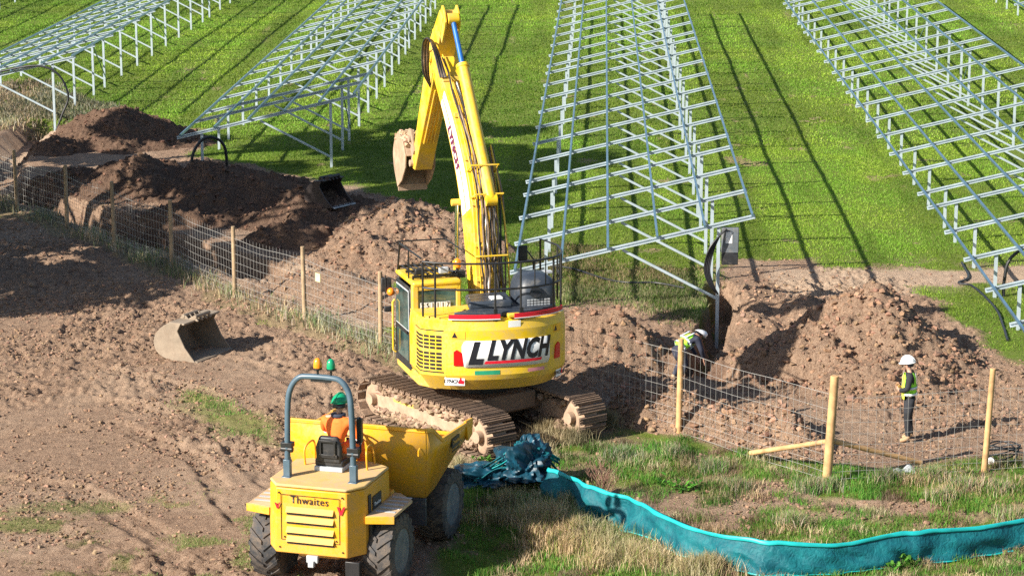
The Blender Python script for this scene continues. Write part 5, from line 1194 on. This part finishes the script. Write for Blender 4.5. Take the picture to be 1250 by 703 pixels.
# rough grass in the foreground
acc = lambda x, y: masks(x, y)[1]*(1-.93*masks(x, y)[0])*inv(x, y)*(.12+.88*ss(.40, .62, fbm(x*.9, y*.9, 51)))
x, y = scatter(230000, -2, 13, 37.5, 50, acc)
pat = fbm(x*.55, y*.55, 63); g_ = pat > .5
lbl(blades('rough_grass', x[g_], y[g_], height(x[g_], y[g_])-.02, .10, .012, PAL['rough'][:2]+PAL['fresh']+PAL['rough'][4:], .9), 'rough green grass around the teal fabric barrier')
lbl(blades('dry_grass', x[~g_], y[~g_], height(x[~g_], y[~g_])-.02, .11, .011, PAL['rough']+[PAL['straw'][3]]+PAL['fresh'], 1.0), 'matted pale dry grass around the teal fabric barrier')
# tall straw clumps by the near end of the barrier
def clumps(px, n, rad, h, w, pal, name, lab, cat='grass', bend=.6):
    X, Y = [], []
    for q in px:
        cx_, cy_ = G(*q[:2]); k = q[2] if len(q) > 2 else 1.; m_ = int(n*k); r = np.abs(RNG.normal(0, rad*k, m_)); a = RNG.random(m_)*2*PI; X.append(cx_+r*np.cos(a)); Y.append(cy_+r*np.sin(a))
    x = np.concatenate(X); y = np.concatenate(Y); return lbl(blades(name, x, y, height(x, y)-.03, h, w, pal, bend), lab, cat)
clumps([(680, 640), (700, 650), (720, 660), (745, 668), (770, 678), (665, 632), (690, 668), (800, 690), (835, 698), (865, 700), (640, 640, .8), (655, 655, .6), (735, 690), (620, 618, .7), (700, 620, .7), (600, 640, .6)], 1000, .32, .32, .012, PAL['straw']+PAL['rough'][1:3], 'tall_straw_grass', 'tall bleached straw grass in front of the near end of the barrier', bend=.75)
clumps([(560, 575, .6), (600, 590, .6), (650, 545), (668, 530), (655, 560), (700, 540, .8), (742, 520, .8)], 900, .22, .34, .010, PAL['straw'], 'tall_straw_grass', 'dry straw grass growing against the excavator tracks', bend=.8)
clumps([(1010, 596, .7), (985, 600, .7), (900, 600, .8), (965, 645, .8), (1180, 598, .9), (1140, 590, .9), (1220, 600, .9), (1080, 590, .8), (1240, 640, 1), (1150, 615, .8), (820, 560, .8), (760, 560), (870, 575, .8)], 900, .24, .26, .011, PAL['scrub']+PAL['straw'][:2]+PAL['fresh'], 'scrub_grass', 'mixed scrub grass tufts along the right fence', bend=.7)
# loose tufts of every colour over the rough ground
for nm, pl, hh_, cnt, lab in (('grass_tufts', PAL['fresh']+PAL['rough'][:2], .15, 260, 'fresh green tufts dotted through the rough foreground grass'), ('straw_tufts', PAL['straw'], .18, 110, 'bleached straw tufts dotted through the rough foreground grass'), ('dead_tufts', [(.16, .10, .07), (.24, .17, .12), (.12, .09, .05)], .12, 150, 'dead brown tufts dotted through the rough foreground grass')):
    tx = RNG.uniform(-1.5, 10.5, cnt*4); ty = RNG.uniform(38, 48.5, cnt*4); k = RNG.random(cnt*4) < masks(tx, ty)[1]*(1-.6*masks(tx, ty)[0]); tx, ty = tx[k][:cnt], ty[k][:cnt]
    m_ = 110; X = np.repeat(tx, m_)+RNG.normal(0, .13, len(tx)*m_); Y = np.repeat(ty, m_)+RNG.normal(0, .13, len(tx)*m_)
    lbl(blades(nm, X, Y, height(X, Y)-.02, hh_, .011, pl, .9), lab)
# scrub along the foot of the left fence
x, y = scatter(190000, -18, -1, 52, 80, lambda x, y: np.exp(-(dist_line(x, y, FENCE[:9])/.45)**2)*(.15+.75*ss(.4, .58, fbm(x*1.1, y*1.1, 93)))*(np.abs(x) < .215*y+1))
lbl(blades('scrub_grass', x, y, height(x, y)-.02, .30, .018, PAL['scrub']+PAL['straw'][:2]+[(.12, .19, .06)], .9), 'grey green scrub and dead stalks along the foot of the left fence')
# dry scrub before the far left rack and behind the excavator
x, y = scatter(90000, -23, -8, 82, 104, lambda x, y: soft(x, y, DRY_L, .8, 13)*(.4+.6*ss(.4, .55, fbm(x, y, 17)))); lbl(blades('scrub_grass', x, y, height(x, y)-.02, .24, .035, PAL['scrub']+PAL['straw'], .9), 'dry brownish scrub in front of the far left rack')
x, y = scatter(130000, -1, 7, 53, 69, lambda x, y: np.maximum(soft(x, y, SCRUB_M, .9, 14), .0)*(.4+.6*ss(.35, .55, fbm(x*1.2, y*1.2, 19)))); k = ~hp_mask(x, y); x, y = x[k], y[k]
lbl(blades('scrub_grass', x, y, height(x, y)-.02, .13, .016, PAL['rough']+PAL['straw'][:2], 1.0), 'yellowish trampled grass between the excavator and the middle rack')
# green patches on the bare soil
x, y = scatter(60000, -9, -2, 44, 56, lambda x, y: soft(x, y, GREEN_L, .6, 41)*(.06+.94*ss(.48, .66, fbm(x*1.9, y*1.9, 97)))); lbl(blades('scrub_grass', x, y, height(x, y)-.01, .08, .012, PAL['fresh']+PAL['rough'], 1.0), 'green weeds growing on the bare soil behind the dumper')
x, y = scatter(60000, -9, -2, 38, 47, lambda x, y: ss(.52, .68, fbm(x*.9, y*.9, 77))*ss(46., 42., y)*.8*(x < -3.5)); lbl(blades('scrub_grass', x, y, height(x, y)-.01, .05, .010, PAL['rough'], 1.0), 'thin sparse grass on the bare soil left of the dumper')
# leafy plants at the barrier foot and yellow flowers
def leafy(px, label, n=26, s=.16, pal=PAL['fresh'], h=.18):
    cx_, cy_ = G(*px); z0 = hz0(cx_, cy_); V = []; T = []; C = []
    for k in range(n):
        a = random.uniform(0, 2*PI); el = random.uniform(.3, 1.1); L = s*random.uniform(.6, 1.2); w = L*.38; o0 = Vector((random.gauss(0, .12), random.gauss(0, .1), random.uniform(0, h))); d = Vector((math.cos(a)*math.cos(el), math.sin(a)*math.cos(el), math.sin(el))); sx = Vector((-math.sin(a), math.cos(a), 0)); b = len(V)
        V += [o0, o0+d*L*.4+sx*w/2, o0+d*L*.4-sx*w/2, o0+d*L*.8+sx*w*.35-Vector((0, 0, .1*L)), o0+d*L*.8-sx*w*.35-Vector((0, 0, .1*L)), o0+d*L-Vector((0, 0, .3*L))]; T += [(b, b+1, b+2), (b+1, b+3, b+4), (b+1, b+4, b+2), (b+3, b+5, b+4)]
        c = random.choice(pal); f = random.uniform(.8, 1.5); C += [[q*f for q in c]]*6
    o = nmesh('leafy_weed', np.array([tuple(v) for v in V]), np.array(T), M['blade'], None, np.array(C)); o.location = (cx_, cy_, z0); return tag(o, label, 'plant', 'broad leaved weeds in the grass')
leafy((1108, 692), 'broad green leafy weed below the barrier near its middle tie', 46, .2); leafy((1088, 699), 'broad green leafy weed at the bottom edge left of its twin', 34, .17); leafy((1128, 684), 'small green leafy weed right against the barrier foot', 24, .15)
leafy((838, 600), 'cluster of green dock leaves left of the corner post', 40, .18); leafy((815, 597), 'low green leaves beside the cluster of dock leaves', 26, .15); leafy((592, 570), 'green weed at the near end of the left track', 30, .18)
x0_, y0_ = G(1168, 585); leafy((1168, 588), 'dark thorny weed with yellow flowers left of the last right post', 60, .10, [(.35, .33, .04), (.08, .08, .03), (.14, .12, .06)], .38)
x0_, y0_ = G(735, 608)
m = MB()
for k in range(26):
    a = random.uniform(0, 2*PI); p = Vector((random.gauss(0, .05), random.gauss(0, .05), 0)); L = random.uniform(.45, .8); q = p+Vector((math.cos(a)*.22, math.sin(a)*.15, L)); m.tube([p, p.lerp(q, .5)+Vector((0, 0, .04)), q], [.007, .005, .003], 5)
    for j in range(5): t = p.lerp(q, .5+.1*j); m.tube([t, t+Vector((random.uniform(-.1, .1), random.uniform(-.08, .08), .12))], .003, 4)
o = m.build('dead_weed', basic('red_brown_stalk', (.26, .14, .10), .8), None, 0, 60); o.location = (x0_, y0_, hz0(x0_, y0_)); tag(o, 'reddish dead branching weed standing behind the barrier', 'plant')
# ------------------------------------------------------------------ trees whose shade crosses the field (left of the view)
def tree(x, y, H, R0, base, seed, label, nleaf=11000):
    r = random.Random(seed); e = empty('broadleaf_tree', (x, y, 0), label=label, cat='tree', group='trees along the left side'); m = MB()
    m.tube([(0, 0, -.2), (.1, .05, H*.25), (.0, .15, H*.5), (.15, .1, H*.85)], [.34, .26, .18, .05], 12)
    cl = []
    for k in range(26):
        t = r.uniform(base, .95); a = r.uniform(0, 2*PI); rad = R0*math.sin(PI*min(1, .15+.85*(t-base)/(1-base)))**.6*r.uniform(.45, 1.); p = Vector((0, .1, H*t*.8)); q = Vector((math.cos(a)*rad, math.sin(a)*rad, H*t))
        m.tube([p, p.lerp(q, .5)+Vector((0, 0, .2)), q], [.09, .06, .02], 6); cl.append((q, r.uniform(.9, 1.7)))
    m.build('trunk', M['bark'], e, 0, 60)
    g = np.random.default_rng(seed); ci = g.integers(0, len(cl), nleaf); C = np.array([tuple(c[0]) for c in cl])[ci]; Rr_ = np.array([c[1] for c in cl])[ci]
    d = g.normal(size=(nleaf, 3)); d /= np.linalg.norm(d, axis=1)[:, None]; p = C+d*(Rr_*g.random(nleaf)**.4)[:, None]*np.array([1, 1, .75])
    u = g.normal(size=(nleaf, 3)); u /= np.linalg.norm(u, axis=1)[:, None]; v = np.cross(u, g.normal(size=(nleaf, 3))); v /= np.linalg.norm(v, axis=1)[:, None]; s = (.14+.11*g.random(nleaf))[:, None]
    V = np.stack([p-u*s, p-v*s*.6, p+u*s, p+v*s*.6], 1).reshape(-1, 3); T = np.arange(nleaf*4).reshape(-1, 4); c = np.array([(.06, .11, .02), (.09, .12, .025), (.05, .09, .02)])[g.integers(0, 3, nleaf)]
    nmesh('crown', V, T, M['leaf'], e, np.repeat(c, 4, 0)); return e
tree(-23.3, 55.2, 10.0, 4.0, .22, 1, 'lowest round tree nearest the camera, left of the field', 8500); tree(-21.8, 60.2, 15.8, 5.0, .2, 2, 'second broad tree left of the field', 22000); tree(-22.8, 67.0, 17.6, 5.2, .18, 3, 'third broad tree left of the field', 24000); tree(-26.2, 72.2, 18.6, 5.4, .16, 5, 'tallest broad tree at the far end of the left row', 24000)
# ------------------------------------------------------------------ light
SV = Vector((1.45, 1.0, -1.)); el = math.atan2(1, math.hypot(1.45, 1.0))
sun = bpy.data.lights.new('sun', 'SUN'); sun.energy = 5.0; sun.angle = math.radians(.5); sun.color = (1., .93, .82)
so = bpy.data.objects.new('sun', sun); link(so); so.rotation_euler = SV.to_track_quat('-Z', 'Y').to_euler()
w = bpy.data.worlds.new('World'); S.world = w; w.use_nodes = True; nt = w.node_tree
sk = nt.nodes.new('ShaderNodeTexSky'); sk.sky_type = 'NISHITA'; sk.sun_disc = False; sk.sun_elevation = el; sk.sun_rotation = math.atan2(-SV.x, -SV.y)
nt.links.new(sk.outputs[0], nt.nodes['Background'].inputs[0]); nt.nodes['Background'].inputs[1].default_value = .07
S.view_settings.view_transform = 'Standard'; S.view_settings.look = 'None'; S.view_settings.exposure = 1.1; S.view_settings.gamma = 1
cam = bpy.data.cameras.new('camera'); cam.sensor_width = 36; cam.lens = F/1250*36; cam.clip_end = 5000; cam.clip_start = .5
co = bpy.data.objects.new('camera', cam); link(co); co.location = (0, 0, HC); co.rotation_euler = (PI/2-PH, 0, 0); S.camera = co
S.cycles.max_bounces = 5; S.cycles.diffuse_bounces = 3; S.cycles.glossy_bounces = 3; S.cycles.transmission_bounces = 2; S.cycles.use_denoising = False
